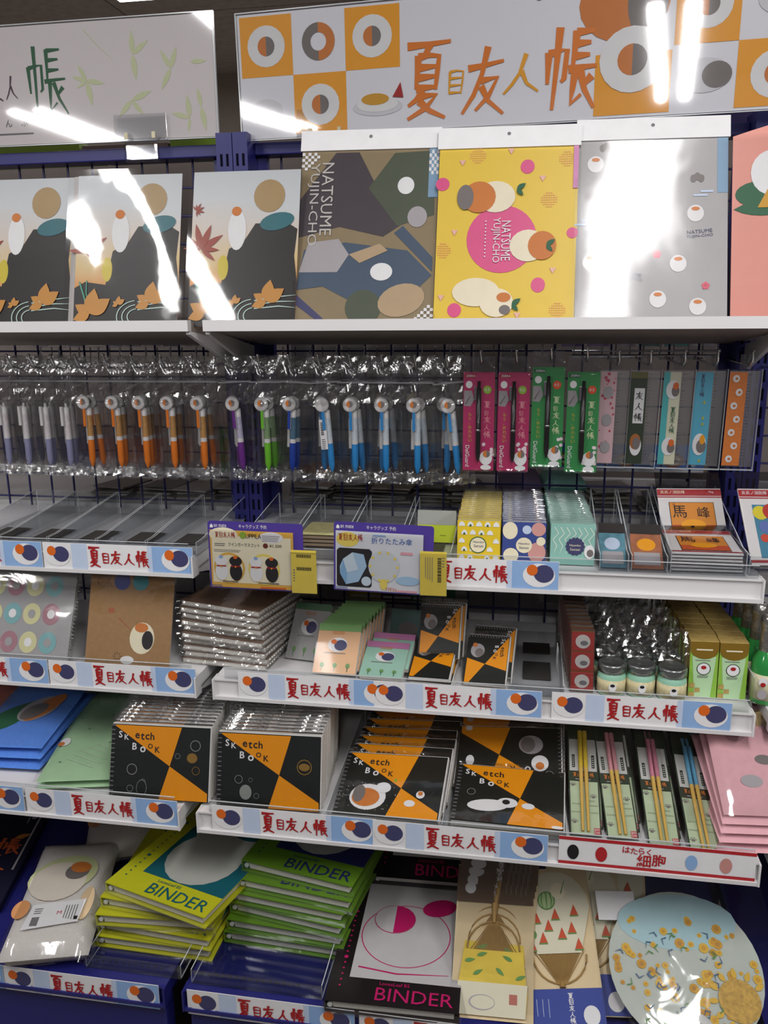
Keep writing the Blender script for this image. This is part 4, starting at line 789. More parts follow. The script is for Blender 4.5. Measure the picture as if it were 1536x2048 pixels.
bp_ = package(.125, .13, True); bp_.matrix_world = frame(.925, -.27, 1.112, 12, 38, -2); tag(bp_, 'red topped package with colourful comic picture at the right edge', 'package')
tray('clear acrylic stand under the comic picture package at the right edge', .852, .99, -.31, -.06, 1.1055, .03, .03, False)
# ================================================================ third shelf: notebooks, memo pads, boxes, jars, bottle
Z3 = .9008
def spiral(t, x0, x1, z0, z1, n, along='z', mat=CHROME, r=.0035):
    m = M()
    for k in range(n):
        u = (k+.5)/n; c = (x0, 0, z0+(z1-z0)*u) if along == 'z' else (x0+(x1-x0)*u, 0, z0)
        pts = []
        for a in range(7):
            q = 2*PI*a/6; pts.append((c[0]+r*math.cos(q), .003+r*math.sin(q), c[2]) if along == 'z' else (c[0], .003+r*math.sin(q), c[2]+r*math.cos(q)))
        m.tube(pts, .0006, mat, 4, False)
    return m.build('spiral_binding', t)
t = thing('notebook', 'grey notebook with pale circles in a glossy bag at the left edge', 'notebook', frame(-.345, -.335, Z3+.006, 3, 27, 0)); NGREY = pm('notebook_grey', '#a3a1a3', .5)
M().bbox(-.09, .085, .0, .008, 0, .16, PAGE, .001).build('pages', t); p = Pr(); p.y0 = -.0012; p.box(-.09, .086, -.0012, 0, 0, .161, NGREY)
for i in range(4):
    for j in range(3):
        c = (pm('pale_lemon', '#d3d0a0', .5), pm('dusty_rose', '#a87a86', .5), pm('pale_lemon', '', .5), pm('dusty_teal', '#7fb0b4', .5))[(i+j*2) % 4]; p.ell(-.062+i*.036, .03+j*.05, .0165, .019, c, 0); p.ell(-.062+i*.036, .03+j*.05, .007, .008, NGREY if (i+j) % 2 else WHITE, 1)
p.build('cover', t); spiral(t, .088, 0, .004, .158, 24); m = M(); sheet(m, -.1, .098, -.002, .185, -.006, FILM, 3, .004, 10, 12); m.build('clear_bag', t)
t = thing('notebook', 'brown kraft notebook with two coloured circles on its cover', 'notebook', frame(-.147, -.333, Z3+.003, 4, 21, -.5)); KD = pm('kraft_ink', '#8a6640', .6)
M().bbox(-.073, .073, .0, .008, 0, .163, PAGE, .001).build('pages', t); p = Pr(); p.y0 = -.0014; p.box(-.075, .075, -.0014, 0, 0, .164, KRAFT); p.text('C', -.064, .137, .02, KD, 0, .016); p.text('K', -.045, .137, .02, KD, 0, .01); p.ell(-.018, .147, .0145, .0155, pm('circle_blue', '#33458f', .5), 0); p.ell(.015, .147, .0145, .0155, pm('circle_teal', '#3c8f98', .5), 0)
p.ell(.024, .05, .022, .027, SCR, 0); p.ell(.034, .047, .01, .016, BLACK, 1); p.ell(.022, .068, .012, .008, TERRA, 1); p.stroke([(-.02, .083), (.002, .065)], .001, RED, 0); p.ell(-.034, .096, .006, .005, pm('kraft_red', '#a85c3c', .5), 0); p.ell(.0, .012, .012, .007, WHITE, 0)
for k in range(8): a = k*.785; p.stroke([(-.018+.004*math.cos(a), .018+.004*math.sin(a)), (-.018+.008*math.cos(a), .018+.008*math.sin(a))], .0012, BLACK, 0)
p.build('cover', t); m = M(); sheet(m, -.078, .079, 0, .166, -.004, FILM, 31, .0022, 10, 10); m.build('clear_bag', t)
# pile of film wrapped spiral notebooks
def pilebook():
    t = thing('notebook', '', 'notebook'); M().bbox(-.077, .077, -.0, .15, .001, .0085, PAGE, .0008).build('pages', t)
    M().box(-.079, .079, -.001, .152, .0086, .0096, pm('cover_brown', '#7a5f4c', .5)).box(-.079, .079, -.001, .152, -.0001, .0009, pm('cover_grey_back', '#a59f98', .5)).build('covers', t)
    m = M()
    for k in range(16): m.tube([(.079+.003*math.cos(q), .005+k*.0092, .0048+.0045*math.sin(q)) for q in [a*PI/3 for a in range(7)]], .0007, CHROME, 4, False)
    m.build('spiral_binding', t); f = wrinkle(5, .0012)
    m = M(); crinkle(m, lambda u, v: (-.082+.164*u, -.006-.003*math.sin(PI*v), .0002+.0102*v), 22, 3, GLINT, 6, .0014); m.grid(lambda u, v: (-.082+.164*u, -.004+.156*v, .0104+f(u*2, v*2)*.4), 8, 6, FILM); m.build('film', t)
    return t
src = pilebook()
for k in range(10):
    mt = frame(.018+RR.uniform(-.003, .003)-.0006*k, -.302+RR.uniform(-.003, .003)+.003*(k % 2), Z3+.0012+.0112*k, -6-1.0*k+RR.uniform(-1, 1), 0, .0); o = src if k == 0 else dup(src, mt); o.matrix_world = mt
    o['group'] = 'film wrapped spiral notebooks in a pile'; o['label'] = 'topmost brown spiral notebook of the film wrapped pile' if k == 9 else f'{ORD[k+1]} notebook from the bottom of the film wrapped pile'
# ---- small memo pads with coloured top strips
def tmemo(name, w, h, d, base, top, deco, fm=FILM):
    t = thing('memo_pad', '', 'memo pad'); M().bbox(-w/2, w/2, .0, d, 0, h, PAGE, .0008).build('pad', t)
    p = Pr(); p.y0 = -.0008; p.box(-w/2, w/2, -.0008, 0, 0, h-.0115, base); p.box(-w/2, w/2, -.0012, d+.0006, h-.0113, h+.0012, top); deco(p, w, h); p.build('cover', t); m = M(); sheet(m, -w/2-.001, w/2+.002, 0, h+.005, -.0032, fm, int(w*1e4)+len(name), .0009); m.build('film', t); return t
GTOP = pm('memo_green_top', '#7fae6a', .5); PTOP = pm('memo_pink_top', '#c07aa8', .5)
def dm(p, w, h, extra=None):
    p.lines(-.012, h*.8, .024, .006, 2, TERRA, 1, .4); p.ell(0, h*.58, w*.23, h*.15, WHITE, 1); p.ell(w*.07, h*.57, w*.15, h*.11, SLATE, 2); p.ell(-w*.1, h*.64, w*.07, h*.05, ORANGE, 2); p.lines(-w*.3, h*.4, w*.6, .002, 1, GREY, 1, .6)
    for k in range(3): p.ell(-w*.3+w*.3*k, h*.16, w*.05, h*.05, pm('memo_leaf', '#6f9a5c', .5), 1); p.rect(-w*.3+w*.3*k-.0005, -w*.3+w*.3*k+.0005, h*.04, h*.14, DKG, 2)
src = tmemo('grey', .068, .10, .008, pm('memo_grey', '#aaa9a8', .5), pm('memo_green_dark', '#4f7a58', .5), dm); src.matrix_world = frame(.146, -.262, Z3+.006, -13, 36, 2.5); tag(src, 'grey memo pad with dark green top strip leaning at the back', 'memo pad')
src = tmemo('peach', .075, .0855, .009, pm('memo_peach', '#e3b48a', .5), GTOP, dm, MATTEF)
for k in range(8):
    mt = frame(.213+.0035*k, -.314+.0145*k, Z3+.0065+.0006*k, -7.4, 40-1.5*k*.5, 3.2); o = src if k == 0 else dup(src, mt); o.matrix_world = mt; o['group'] = 'peach memo pads with green tops'; o['label'] = 'front peach memo pad with green top strip and small tree' if k == 0 else f'{ORD[k]} green topped memo pad behind the peach front one'
src = tmemo('mint', .073, .071, .009, pm('memo_mint_cover', '#9fcab8', .5), PTOP, dm)
for k in range(2):
    mt = frame(.293+.008*k, -.322+.02*k, Z3+.009+.008*k, -7.7, 60, 2.3); o = src if k == 0 else dup(src, mt); o.matrix_world = mt; o['group'] = 'mint memo pads with pink tops'; o['label'] = 'front mint memo pad with pink top strip' if k == 0 else 'mint memo pad with pink top strip, behind the front one'
src.name = 'memo_pad'
g = thing('memo_pad', 'dark teal memo pad standing far back behind the mint pads', 'memo pad', frame(.315, -.17, Z3+.004, -5, 30)); M().bbox(-.034, .034, 0, .009, 0, .066, pm('memo_dark_teal', '#55706c', .5), .001).build('pad', g); p = Pr(); p.ell(0, .03, .018, .012, GREY, 0); p.build('print', g)
# ---- sketch books (both sizes): black-green and orange quartered covers
def sketch_print(p, w, h, up, l=0, deco=True, dark=SKD, rot=0):
    """quartered cover; letters set one by one"""
    X = lambda u, v: ((u-.5)*w, v*h); Y2 = (lambda u, v: X(u, v)) if not rot else (lambda u, v: X(1-u, 1-v)) if rot == 2 else (lambda u, v: X(v, 1-u))
    p.poly([Y2(*a) for a in ((.012, .99), (.71, .99), (.6, .46))][::-1 if False else 1], SKO, l); p.poly([Y2(*a) for a in ((.6, .46), (.99, .12), (.99, .01), (.5, .01))], SKO, l)
    k = w if rot != 1 else h; kk = h if rot != 1 else w; ra = {0: 0, 2: PI, 1: -PI/2}[rot]
    for ch, u, v, s, c in (('S', .065, .815, .075, WHITE), ('K', .125, .79, .06, WHITE), ('e', .235, .815, .06, BLACK), ('t', .292, .80, .075, BLACK), ('c', .34, .805, .06, BLACK), ('h', .392, .805, .08, BLACK), ('B', .21, .66, .075, WHITE), ('o', .29, .63, .065, WHITE), ('O', .37, .685, .055, BLACK), ('K', .445, .635, .065, BLACK)):
        x, z = Y2(u, v); p.text('*'+ch, x, z, s*kk*1.25, c, l+1, None, ra)
SKPG = pm('sketch_page_white', '#e9e7e4', .6, var=.05); SKBK = pm('sketch_back_board', '#c9bda8', .6, var=.06)
def sketchbook(w, h, d, sleeve_up=.008, deco=None, rot=0, sp=True, name='sketch_book', gm=GLINT, gz=.004, ga=.0026):
    t = thing(name, '', 'sketch book'); M().bbox(-w/2+.001, w/2-.0002, .0008, d-.0008, .0002, h-.0002, SKPG, .0006).box(-w/2, w/2, d-.0008, d, 0, h, SKBK).build('pages', t)
    p = Pr(); p.box(-w/2, w/2-.0018, 0, .0008, 0, h-.0018, SKD); sketch_print(p, w-.0036, h-.0018, 0, 0, True, SKD, rot); deco and deco(p, w, h); p.build('cover', t)
    if sp:
        m = M(); n = 16
        for k in range(n):
            u = (k+.5)/n
            c = (-w/2+.0035, h*u) if rot == 0 else (w/2-.0035, h*u) if rot == 2 else (-w/2+w*u, h-.0035)
            m.box(c[0]-(.003 if rot != 1 else .0007), c[0]+(.003 if rot != 1 else .0007), -.0012, d+.0012, c[1]-(.0007 if rot != 1 else .003), c[1]+(.0007 if rot != 1 else .003), INKG)
        m.build('spiral_binding', t)
    m = M(); sheet(m, -w/2-.001, w/2+.002, 0, h+sleeve_up, -.0024, FILM, int(w*999)+rot, .0008, 6, 6); crinkle(m, lambda u, v: (-w/2+w*u, -.002+d*1.2*v, h+gz), 22, 3, gm, int(h*900), ga); m.build('film', t)
    return t
def rings(p, items, l=1):
    for x, z, r, c in items: p.ring(x, z, r, r*.14, c, l, 12)
CG = pm('cover_line_grey', '#8d918c', .5)
small = [sketchbook(.0705, .092, .009, .006, lambda p, w, h: (p.ell(-.017, .06, .0115, .013, BGR, 1), p.ell(-.014, .056, .007, .008, GREY, 2), p.ell(-.022, .07, .004, .004, TERRA, 2)), 1)]
mts = [(frame(.384, -.277, Z3+.03, -4.8, 33, 1.9), 'small sketch book leaning upright at the back, its lettering sideways'), (frame(.373, -.322, Z3+.0135, -11, 66, 5.3), 'small sketch book lying flat in front of the upright small one'), (frame(.463, -.322, Z3+.0085, -7, 52, 2), 'small sketch book with film, rightmost beside the empty tray'), (frame(.472, -.295, Z3+.012, -6, 50, 1), 'small sketch book directly behind the rightmost small one')]
for i, (mt, lb) in enumerate(mts): o = small[0] if i == 0 else dup(small[0], mt); o.matrix_world = mt; o['label'] = lb; o['group'] = 'small sketch books'
for k in range(2): o = dup(small[0], frame(.376+.003*k, -.315+.006*k, Z3+.002+.0095*k*.0, -9, 74, 3) if k == 0 else frame(.39, -.262, Z3+.028, -5, 31, 1.5), 'small sketch book hidden under the flat lying one' if k == 0 else 'small sketch book hidden right behind the upright one')
tray('empty clear tray with dark squares beside the small sketch books', .505, .59, -.338, -.06, Z3-.0005, .02, .03); tr2 = [o for o in COL.objects if o.name.startswith('acrylic_tray') and o.type == 'EMPTY'][-1]
M().box(-.024, .024, .17, .22, .0017, .0022, DKSQ).build('magnet_sheet', tr2)
# ---- red tape boxes, jars, green boxes, bottles
RBX = pm('red_box', '#a83a36', .4); GOLD = pm('gold_foil', '#b8923c', .3, .5, .6); BRB = pm('brown_box', '#5e4436', .5)
def tapebox():
    t = thing('tape_box', '', 'box'); w, h, d = .0365, .102, .015; M().bbox(-w/2, w/2, 0, d, 0, h, BRB, .0006).build('carton', t); p = Pr()
    for k in range(3):
        z = .003+k*.033; p.rect(-w/2+.001, w/2-.001, z, z+.0315, RBX, 0); p.rect(-w/2+.001, w/2-.001, z+.0315, z+.0325, GOLD, 1); p.ell(.0, z+.0155, .0115, .0115, pm('disc_grey', '#cfcac6', .5), 1); p.ell(.002, z+.013, .006, .004, INKG, 2)
    p.build('print', t); M().box(-w/2-.0006, w/2+.0006, -.0018, -.0014, 0, h+.004, SMOOTHF).build('film', t); return t
src = tapebox()
for k in range(12):
    mt = frame(.6175-.0012*k, -.312+.0185*k, Z3+.0005, -1, 3, .8); o = src if k == 0 else dup(src, mt); o.matrix_world = mt; o['group'] = 'red tape boxes in a row'; o['label'] = 'front red box with three round grey pictures' if k == 0 else f'{ORD[k]} narrow brown topped box behind the red front box'
JM = pm('candle_mint', '#9fd2b8', .35, .5, coat=.6); LID = pm('jar_lid', '#8f9392', .25, .5, .8); JLAB = pm('jar_label', '#cfc39a', .5, var=.25, scale=150)
def jar():
    t = thing('candle_jar', '', 'jar'); g = M().lathe([(0, .0005), (.021, .0005), (.0222, .003), (.0222, .031), (.0205, .036), (.0195, .0375)], JM, 24).build('glass', t)
    M().lathe([(.02235, .004), (.0225, .004), (.0225, .027), (.02235, .027)], JLAB, 24).build('paper_band', g)
    p = Pr(); p.ell(0, .017, .006, .007, WHITE, 0); p.ell(0, .02, .0035, .0025, BLACK, 1); p.lines(-.007, .006, .014, .004, 2, INKG, 0); q = p.build('print', g, (0, -.0226, 0))
    M().lathe([(.0205, .0376), (.0222, .038), (.0222, .0495), (.0208, .0515), (.018, .0515), (.0172, .0502), (0, .0502)], LID, 24).build('lid', t)
    f = wrinkle(8, .003); crinkle(M(), lambda u, v: ((-.023+.046*u)*(1-.1*v), .002+.016*v, .054+.052*v), 7, 7, GLINT, 5, .004).build('clear_bag', t); return t
src = jar()
for i, X in enumerate((.6635, .7085, .755)):
    for k in range(5):
        mt = Matrix.Translation((X-.003*k, -.302+.002*(i == 1)-.004*(i == 2)+.047*k, Z3+.0003)) @ Matrix.Rotation(RR.uniform(-.3, .3)*(k > 0), 4, 'Z')
        o = src if i == 0 and k == 0 else dup(src, mt); o.matrix_world = mt; o['group'] = 'mint candle jars'; o['label'] = ('front mint candle jar beside the red box', 'front mint candle jar in the middle of three', 'front mint candle jar beside the green boxes')[i] if k == 0 else f'{ORD[k]} bagged candle jar behind the '+('one beside the red box', 'middle front jar', 'one beside the green boxes')[i]
GBX = pm('box_lime', '#8fc04a', .45); GB2 = pm('box_mint', '#b9dcae', .45); GBK = pm('box_gold_check', '#b59a5a', .5, var=.2, scale=130)
def gbox():
    t = thing('hand_cream_box', '', 'box'); w, h, d = .042, .094, .024; M().bbox(-w/2, w/2, 0, d, 0, h, GBK, .0006).build('carton', t); p = Pr()
    p.rect(-w/2, w/2, 0, h-.001, GBX, 0); p.poly([(-w*.28, 0), (w*.28, 0), (w*.42, h*.74), (-w*.42, h*.74)], GB2, 1); p.poly([(-w/2, h-.0005), (-w/2, h*.86)]+[(w/2*math.cos(a), h*.86-.016*math.sin(a)) for a in [PI+PI*(-i)/8 for i in range(1, 8)]]+[(w/2, h*.86), (w/2, h-.0005)], GOLD, 2)
    p.rect(-.012, .012, h*.845, h*.87, SCR, 3); p.lines(-.013, h*.66, .026, .003, 1, INKG, 2); p.ring(0, h*.52, .0095, .001, BLACK, 2); p.ell(0, h*.52, .0092, .0092, WHITE, 2); p.ell(0, h*.545, .004, .003, RED, 3); p.lines(-.009, h*.36, .018, .005, 3, INKG, 2)
    for i in range(3): p.rect(-w/2+.001+.008*(i % 2), -w/2+.009+.008*(i % 2), h*(.02+.08*i), h*(.1+.08*i), GBK, 2)
    p.build('print', t); return t
src = gbox()
for i, X in enumerate((.802, .8455)):
    for k in range(9):
        mt = frame(X-.0012*k, -.304+.0255*k, Z3+.0004, 0, 0, 1 if k == 0 else RR.uniform(-.5, .5)); o = src if i == 0 and k == 0 else dup(src, mt); o.matrix_world = mt; o['group'] = 'green and gold boxes in two rows'
        o['label'] = ('front green box with gold top, next to the jars', 'front green box with gold top, next to the bottle')[i] if k == 0 else f'{ORD[k]} gold topped box behind the front green box '+('next to the jars', 'next to the bottle')[i]
m_ = thing('acrylic_divider', 'clear acrylic divider standing right of the green boxes', 'divider', frame(.8695, -.33, Z3)); M().box(0, .0012, 0, .25, 0, .05, ACR).build('panel', m_); M().box(-.0001, .0013, -.0003, .25, .05, .0506, ACREDGE).build('edge', m_)
BGL = film('bottle_green', '#3f9a52', 1.0, .03, .04, bump=0); BLIQ = pm('bottle_body', '#2f8f45', .12, .6, var=.05, coat=.5); FOIL = pm('foil_cap', '#b4b2ae', .25, .5, .85, var=.2, scale=160, bump=.6, bscale=180)
def bottle():
    t = thing('bottle', '', 'bottle'); M().lathe([(0, .001), (.0205, .001), (.0215, .004), (.0215, .06), (.02, .07), (.0125, .083), (.011, .088)], BLIQ, 24).build('glass', t)
    M().lathe([(.0217, .009), (.0219, .009), (.0219, .05), (.0217, .05)], pm('bottle_label', '#cfcaa8', .5, var=.15, scale=120), 24).build('label', t); p = Pr(); p.ell(-.008, .04, .0065, .007, WHITE, 0); p.ell(-.008, .036, .004, .0035, RED, 1); p.lines(.0, .033, .011, .009, 4, INKG, 0); p.ell(-.008, .02, .007, .008, BGR, 0); p.ell(.008, .018, .005, .007, WHITE, 0); p.build('print', t.children[-1], (0, -.0222, 0))
    M().lathe([(.0122, .084), (.0128, .09), (.0118, .112), (.0112, .122), (.0132, .126), (.0138, .132), (.0125, .139), (.008, .143), (0, .144)], FOIL, 20).build('foil_cap', t); return t
src = bottle()
for k in range(4):
    mt = Matrix.Translation((.893-.002*k, -.3+.05*k, Z3)); o = src if k == 0 else dup(src, mt); o.matrix_world = mt; o['group'] = 'green bottles with foil caps'; o['label'] = 'front green bottle with silver foil cap at the right edge' if k == 0 else f'{ORD[k]} foil capped green bottle behind the front bottle'
t = thing('shelf', 'pale shelf board of the next rack under the green bottles', 'shelf', Matrix.Identity(4)); M().box(.8925, 1.35, -.335, -.01, Z3-.02, Z3, WMET).build('deck', t); M().box(.8925, 1.35, -.345, -.3351, Z3-.03, Z3-.002, WMET).build('front_edge', t)
# ================================================================ fourth shelf: towels, sketch books, chopsticks, cloths
Z4 = .7158
def slab(m, w, L_, th, mat, seed=0, amp=.001, nu=10, nv=14, r=None, bottom=True):
    """soft folded cloth: rounded at all edges, x across, y back, z up"""
    f = wrinkle(seed, amp); r = r or th*.5
    def prof(a, n=3): return (1-abs(2*a-1)**(2*n))**.5
    top = lambda u, v: (-w/2+w*u, L_*v, th*.5+th*.5*min(prof(u, 5), prof(v, 7))+f(u, v)*prof(u)*prof(v))
    bot = lambda u, v: (-w/2+w*(1-u), L_*v, th*.5-th*.5*min(prof(u, 5), prof(v, 7)))
    m.grid(top, nu, nv, mat); bottom and m.grid(bot, nu, nv, mat); return m
def cloth(name, label, cat, mat, mtx, w, L_, th, seed, group=None, folds=2, deco=None, film_=True):
    t = thing(name, label, cat, mtx, group)
    for k in range(folds):
        m = M(); slab(m, w, L_, th/folds*1.02, mat, seed+k, .0012); m.build('folded_layer', t, (0, .0015*k, th/folds*k))
    if deco:
        p = Pr(); deco(p, w, L_); o = p.build('print', t); o.matrix_local = Matrix.Translation((0, 0, th+.0012)) @ Matrix(((1, 0, 0, 0), (0, 0, 1, 0), (0, -1, 0, 0), (0, 0, 0, 1)))
    if film_:
        f = wrinkle(seed+9, .0022); M().grid(lambda u, v: (-w/2-.004+(w+.008)*u, -.004+(L_+.01)*v, th+.0045+f(u, v)-.004*(abs(2*u-1)**6+abs(2*v-1)**8)), 10, 12, FILM).build('film', t)
    return t
BLUT = pm('towel_blue', '#5b8ae0', .9, .1, var=.12, scale=200, bump=.5, bscale=500); GRNT = pm('towel_green', '#a6c9a0', .8, .15, var=.06, scale=60); REDT = pm('towel_red', '#b5695c', .8, .15, var=.1); PNKT = pm('cloth_pink', '#e0acb4', .8, .2, var=.06, scale=90); WHT = pm('towel_white', '#d9d4cf', .95, .1, var=.06, scale=200, bump=.6, bscale=500)
ty = lambda X, Y, Z, yaw, up=0: Matrix.Translation((X, Y, Z)) @ Matrix.Rotation(math.radians(yaw), 4, 'Z') @ Matrix.Rotation(math.radians(up), 4, 'X')
def dtow(p, w, L_): p.poly(leafsh(-.045, .03, .12, 1.15, .45), DKG, 0); p.ell(.02, .11, .03, .045, BGR, 1, -.4); p.ell(.03, .115, .018, .05, TERRA, 2, -.4); p.ell(.015, .1, .018, .03, GREY, 3, -.4)
for k in range(3): cloth('towel', ('blue folded towel at the bottom of its pile on the left', 'blue folded towel in the middle of its pile on the left', 'blue folded towel with leaf picture on top of its pile on the left')[k], 'towel', BLUT, ty(-.375, -.388+.006*k, Z4+.001+.0165*k, 3+k, 3*k), .15, .235, .0145, 30+k, 'blue folded towels', 1, dtow if k == 2 else None, k == 2)
cloth('towel', 'dusty red folded towel at the left edge behind the blue towels', 'towel', REDT, ty(-.49, -.33, Z4+.001, 8, 10), .13, .25, .05, 44, None, 2, None, True)
def dgr(p, w, L_):
    for k in range(5): p.stroke([(-.03+.009*k, .06+.012*k), (.02+.009*k, .03+.012*k)], .0016, pm('pale_green_ink', '#c6dcbc', .6), 0, False)
    for x, y in ((-.04, .05), (.03, .11), (-.02, .16), (.01, .21), (-.045, .2)): p.ell(x, y, .0022, .0022, pm('deep_green_ink', '#6f9a70', .6), 0)
    p.ell(-.05, .115, .009, .014, WHITE, 0); p.ell(-.055, .108, .006, .007, TERRA, 1)
cloth('towel', 'pale green towel in a film bag beside the sketch books', 'towel', GRNT, ty(-.209, -.425, Z4+.001, 12.5, 2), .13, .33, .024, 51, None, 2, dgr, True)
# large sketch books
SW, SHh, SD = .172, .121, .0115
def cA(p, w, h): rings(p, ((-.048, .047, .008, CG), (-.05, .016, .005, CG), (-.028, .028, .004, CG), (.06, .09, .008, CG), (.062, .05, .006, pm('cover_line_gold', '#8a6a2c', .5)), (.03, .072, .004, CG))); p.ell(.055, .07, .009, .008, pm('cover_line_gold', '', .5), 1); p.ell(-.03, .018, .009, .013, CG, 1); p.ell(-.03, .018, .0082, .0122, SKD, 2)
def cB(p, w, h): rings(p, ((-.05, .045, .006, CG), (-.03, .045, .003, CG), (-.02, .02, .004, CG), (.058, .07, .011, pm('cover_line_gold', '', .5)))); p.ell(.058, .07, .009, .006, pm('cover_line_gold', '', .5), 1); p.ell(-.038, .025, .01, .012, CG, 1)
def cC(p, w, h):
    p.ell(-.035, .035, .03, .024, WHITE, 1); p.ell(-.038, .034, .023, .017, TERRA, 2); p.ell(-.05, .04, .01, .016, GREY, 3); p.ell(-.012, .053, .0125, .01, WHITE, 3); p.ell(.035, .028, .009, .006, WHITE, 1); p.ell(.05, .045, .007, .007, WHITE, 1); p.ell(.05, .047, .004, .004, TERRA, 2); rr = random.Random(1); p.poly([(.002, .068), (.006, .073), (.008, .068), (.006, .065)], pm('lens_green', '', .4), 1)
    for i in range(40): a = rr.uniform(0, 6.3); p.ell(-.03+.045*math.cos(a)+rr.uniform(-.008, .008), .036+.036*math.sin(a)*.7, .0006, .0006, WHITE, 1, 0, 0, 2*PI, 5)
def cD1(p, w, h): p.ell(.035, .085, .02, .018, BGR, 1); p.ell(.03, .085, .012, .015, GREY, 2); p.ell(.05, .05, .014, .015, WHITE, 2); p.ell(.05, .045, .007, .007, TERRA, 3); p.ell(-.065, .052, .007, .01, WHITE, 1); p.ell(-.07, .115, .006, .005, WHITE, 1); rings(p, ((.02, .035, .006, CG), (.065, .03, .006, CG)))
def cD2(p, w, h): p.ell(-.032, .035, .032, .012, WHITE, 1, .1); p.ell(-.002, .043, .016, .01, WHITE, 2); p.ell(-.004, .044, .006, .005, BLACK, 3); p.ell(.03, .04, .01, .006, WHITE, 1); rings(p, ((-.06, .06, .006, CG),)); p.ell(.075, .004, .009, .003, WHITE, 1)
def skstack(deco, rot, front, n, step, lab, labb, grp, lean_fn=None):
    lean = front[4]
    src = sketchbook(SW, SHh, SD, .006, deco, rot) if lean > 40 else sketchbook(SW, SHh, SD, .012, deco, rot, gm=GLINT2, gz=.007, ga=.0042); X, Y, Z, yaw, lean, roll = front
    for k in range(n):
        mt = frame(X+step[0]*k+RR.uniform(-.0015, .0015)*(k > 0), Y+step[1]*k, Z+step[2]*k, yaw, lean+(lean_fn or 0)*k+RR.uniform(-.6, .6)*(k > 0), roll+RR.uniform(-.5, .5)*(k > 0)); o = src if k == 0 else dup(src, mt); o.matrix_world = mt; o['group'] = grp; o['label'] = lab if k == 0 else f'{ORD[k]} '+labb
skstack(cA, 0, (-.058, -.434, Z4+.004, 1.1, 18, .8), 13, (-.0012, .0122, 0), 'front large sketch book of the leftmost stack beside the green towel', 'film wrapped sketch book behind the front one of the leftmost stack', 'large sketch books, leftmost stack')
skstack(cB, 0, (.128, -.432, Z4+.004, 1.5, 15, .5), 14, (-.0008, .0122, 0), 'front large sketch book of the second stack, black areas with faint flowers', 'film wrapped sketch book behind the front one of the second stack', 'large sketch books, second stack')
skstack(cC, 0, (.318, -.437, Z4+.011, -13, 66, 9.2), 9, (.0035, .0272, .0003), 'front large sketch book of the third stack with big white and orange oval', 'large sketch book behind the front one of the third stack', 'large sketch books, third stack', -1.2)
skstack(cD1, 2, (.507, -.36, Z4+.03, -9, 62, 8.2), 4, (.002, .024, .003), 'large sketch book turned upside down at the back of the fourth stack', 'sketch book behind the upside down one of the fourth stack', 'large sketch books, upside down ones', -2)
skstack(cD2, 0, (.507, -.443, Z4+.0215, -5, 76, 2.8), 2, (0, .006, -.012), 'large sketch book lying flat in front of the upside down one', 'large sketch book lying under the flat front one of the fourth stack', 'large sketch books, flat ones')
tray('clear tray holding the third sketch book stack', .222, .405, -.446, -.1, Z4-.0006, .012, .03, False); tray('clear tray holding the fourth sketch book stack', .407, .598, -.446, -.1, Z4-.0006, .012, .03, False)
# chopstick packs
CDG = pm('pack_dark_green', '#2f3b2c', .45); CLG = pm('pack_pale_green', '#b6c6a4', .5); CWH = pm('pack_greyish_white', '#c3c3bf', .5); BAM = pm('chopstick_bamboo', '#d9b35c', .5, var=.08, scale=60); RDL = pm('maker_red', '#b5302c', .5)
def chop(col, nm):
    t = thing('chopstick_pack', '', 'chopsticks'); w, h = .047, .212; M().box(-w/2, w/2, .0005, .0013, 0, h, CDG).build('card', t); p = Pr(); p.y0 = .0005
    p.rect(-w/2+.002, w/2-.002, .003, .093, CLG, 0); p.rect(-w/2+.002, w/2-.002, .112, .172, CWH, 0)
    for i, (ch, s) in enumerate((('natsu', 1), ('me', .7), ('yu', 1), ('hito', .9), ('cho', 1))): p.brush(ch, -.0165+i*.0066, .1015, .0062*s, .0072*s, TERRA, 1, .13)
    p.lines(-.013, .096, .028, .003, 1, BGR, 1, .5)
    for x, z in ((-.017, .086), (.014, .066), (-.016, .022)): p.ell(x, z, .0028, .0022, GREY, 1); [p.ell(x+.0042*math.cos(a), z+.0042*math.sin(a), .0011, .0011, GREY, 1, 0, 0, 2*PI, 6) for a in (.3, 1.1, 2, 2.8)]
    for x, z, l_ in ((-.019, .052, .014), (.006, .05, .014), (.009, .038, .011), (-.02, .038, .016), (.004, .058, .012)): p.rect(x, x+l_, z, z+.002, pm('cloud_grey_green', '#9aa88a', .5), 1)
    for x in (-.0175, .0135): p.rect(x, x+.0045, .118, .142, CDG, 1); p.lines(x+.0008, .12, .0028, .02, 5, CWH, 2, .4)
    p.rect(.0125, .0215, .003, .0135, RDL, 1); p.text('BAN', .0133, .0088, .0036, WHITE, 2, .0074); p.text('DAI', .0133, .0042, .0036, WHITE, 2, .0074)
    p.build('print', t)
    c2 = pm('chopstick_'+nm, col, .4, var=.2, scale=180)
    for x, tl in ((-.0041, -.0004), (.0041, .0004)):
        m = M().tube([(x+tl*.3, -.003, .006), (x, -.0032, .115)], [.0022, .0034], BAM, 8); m.tube([(x, -.0032, .115), (x-tl, -.0034, .185)], [.0035, .004], c2, 8); m.build('chopstick', t)
    m = M(); sheet(m, -w/2-.001, w/2+.001, 0, h, -.0072, FILM, len(nm), .0012, 5, 12); m.build('film', t); return t
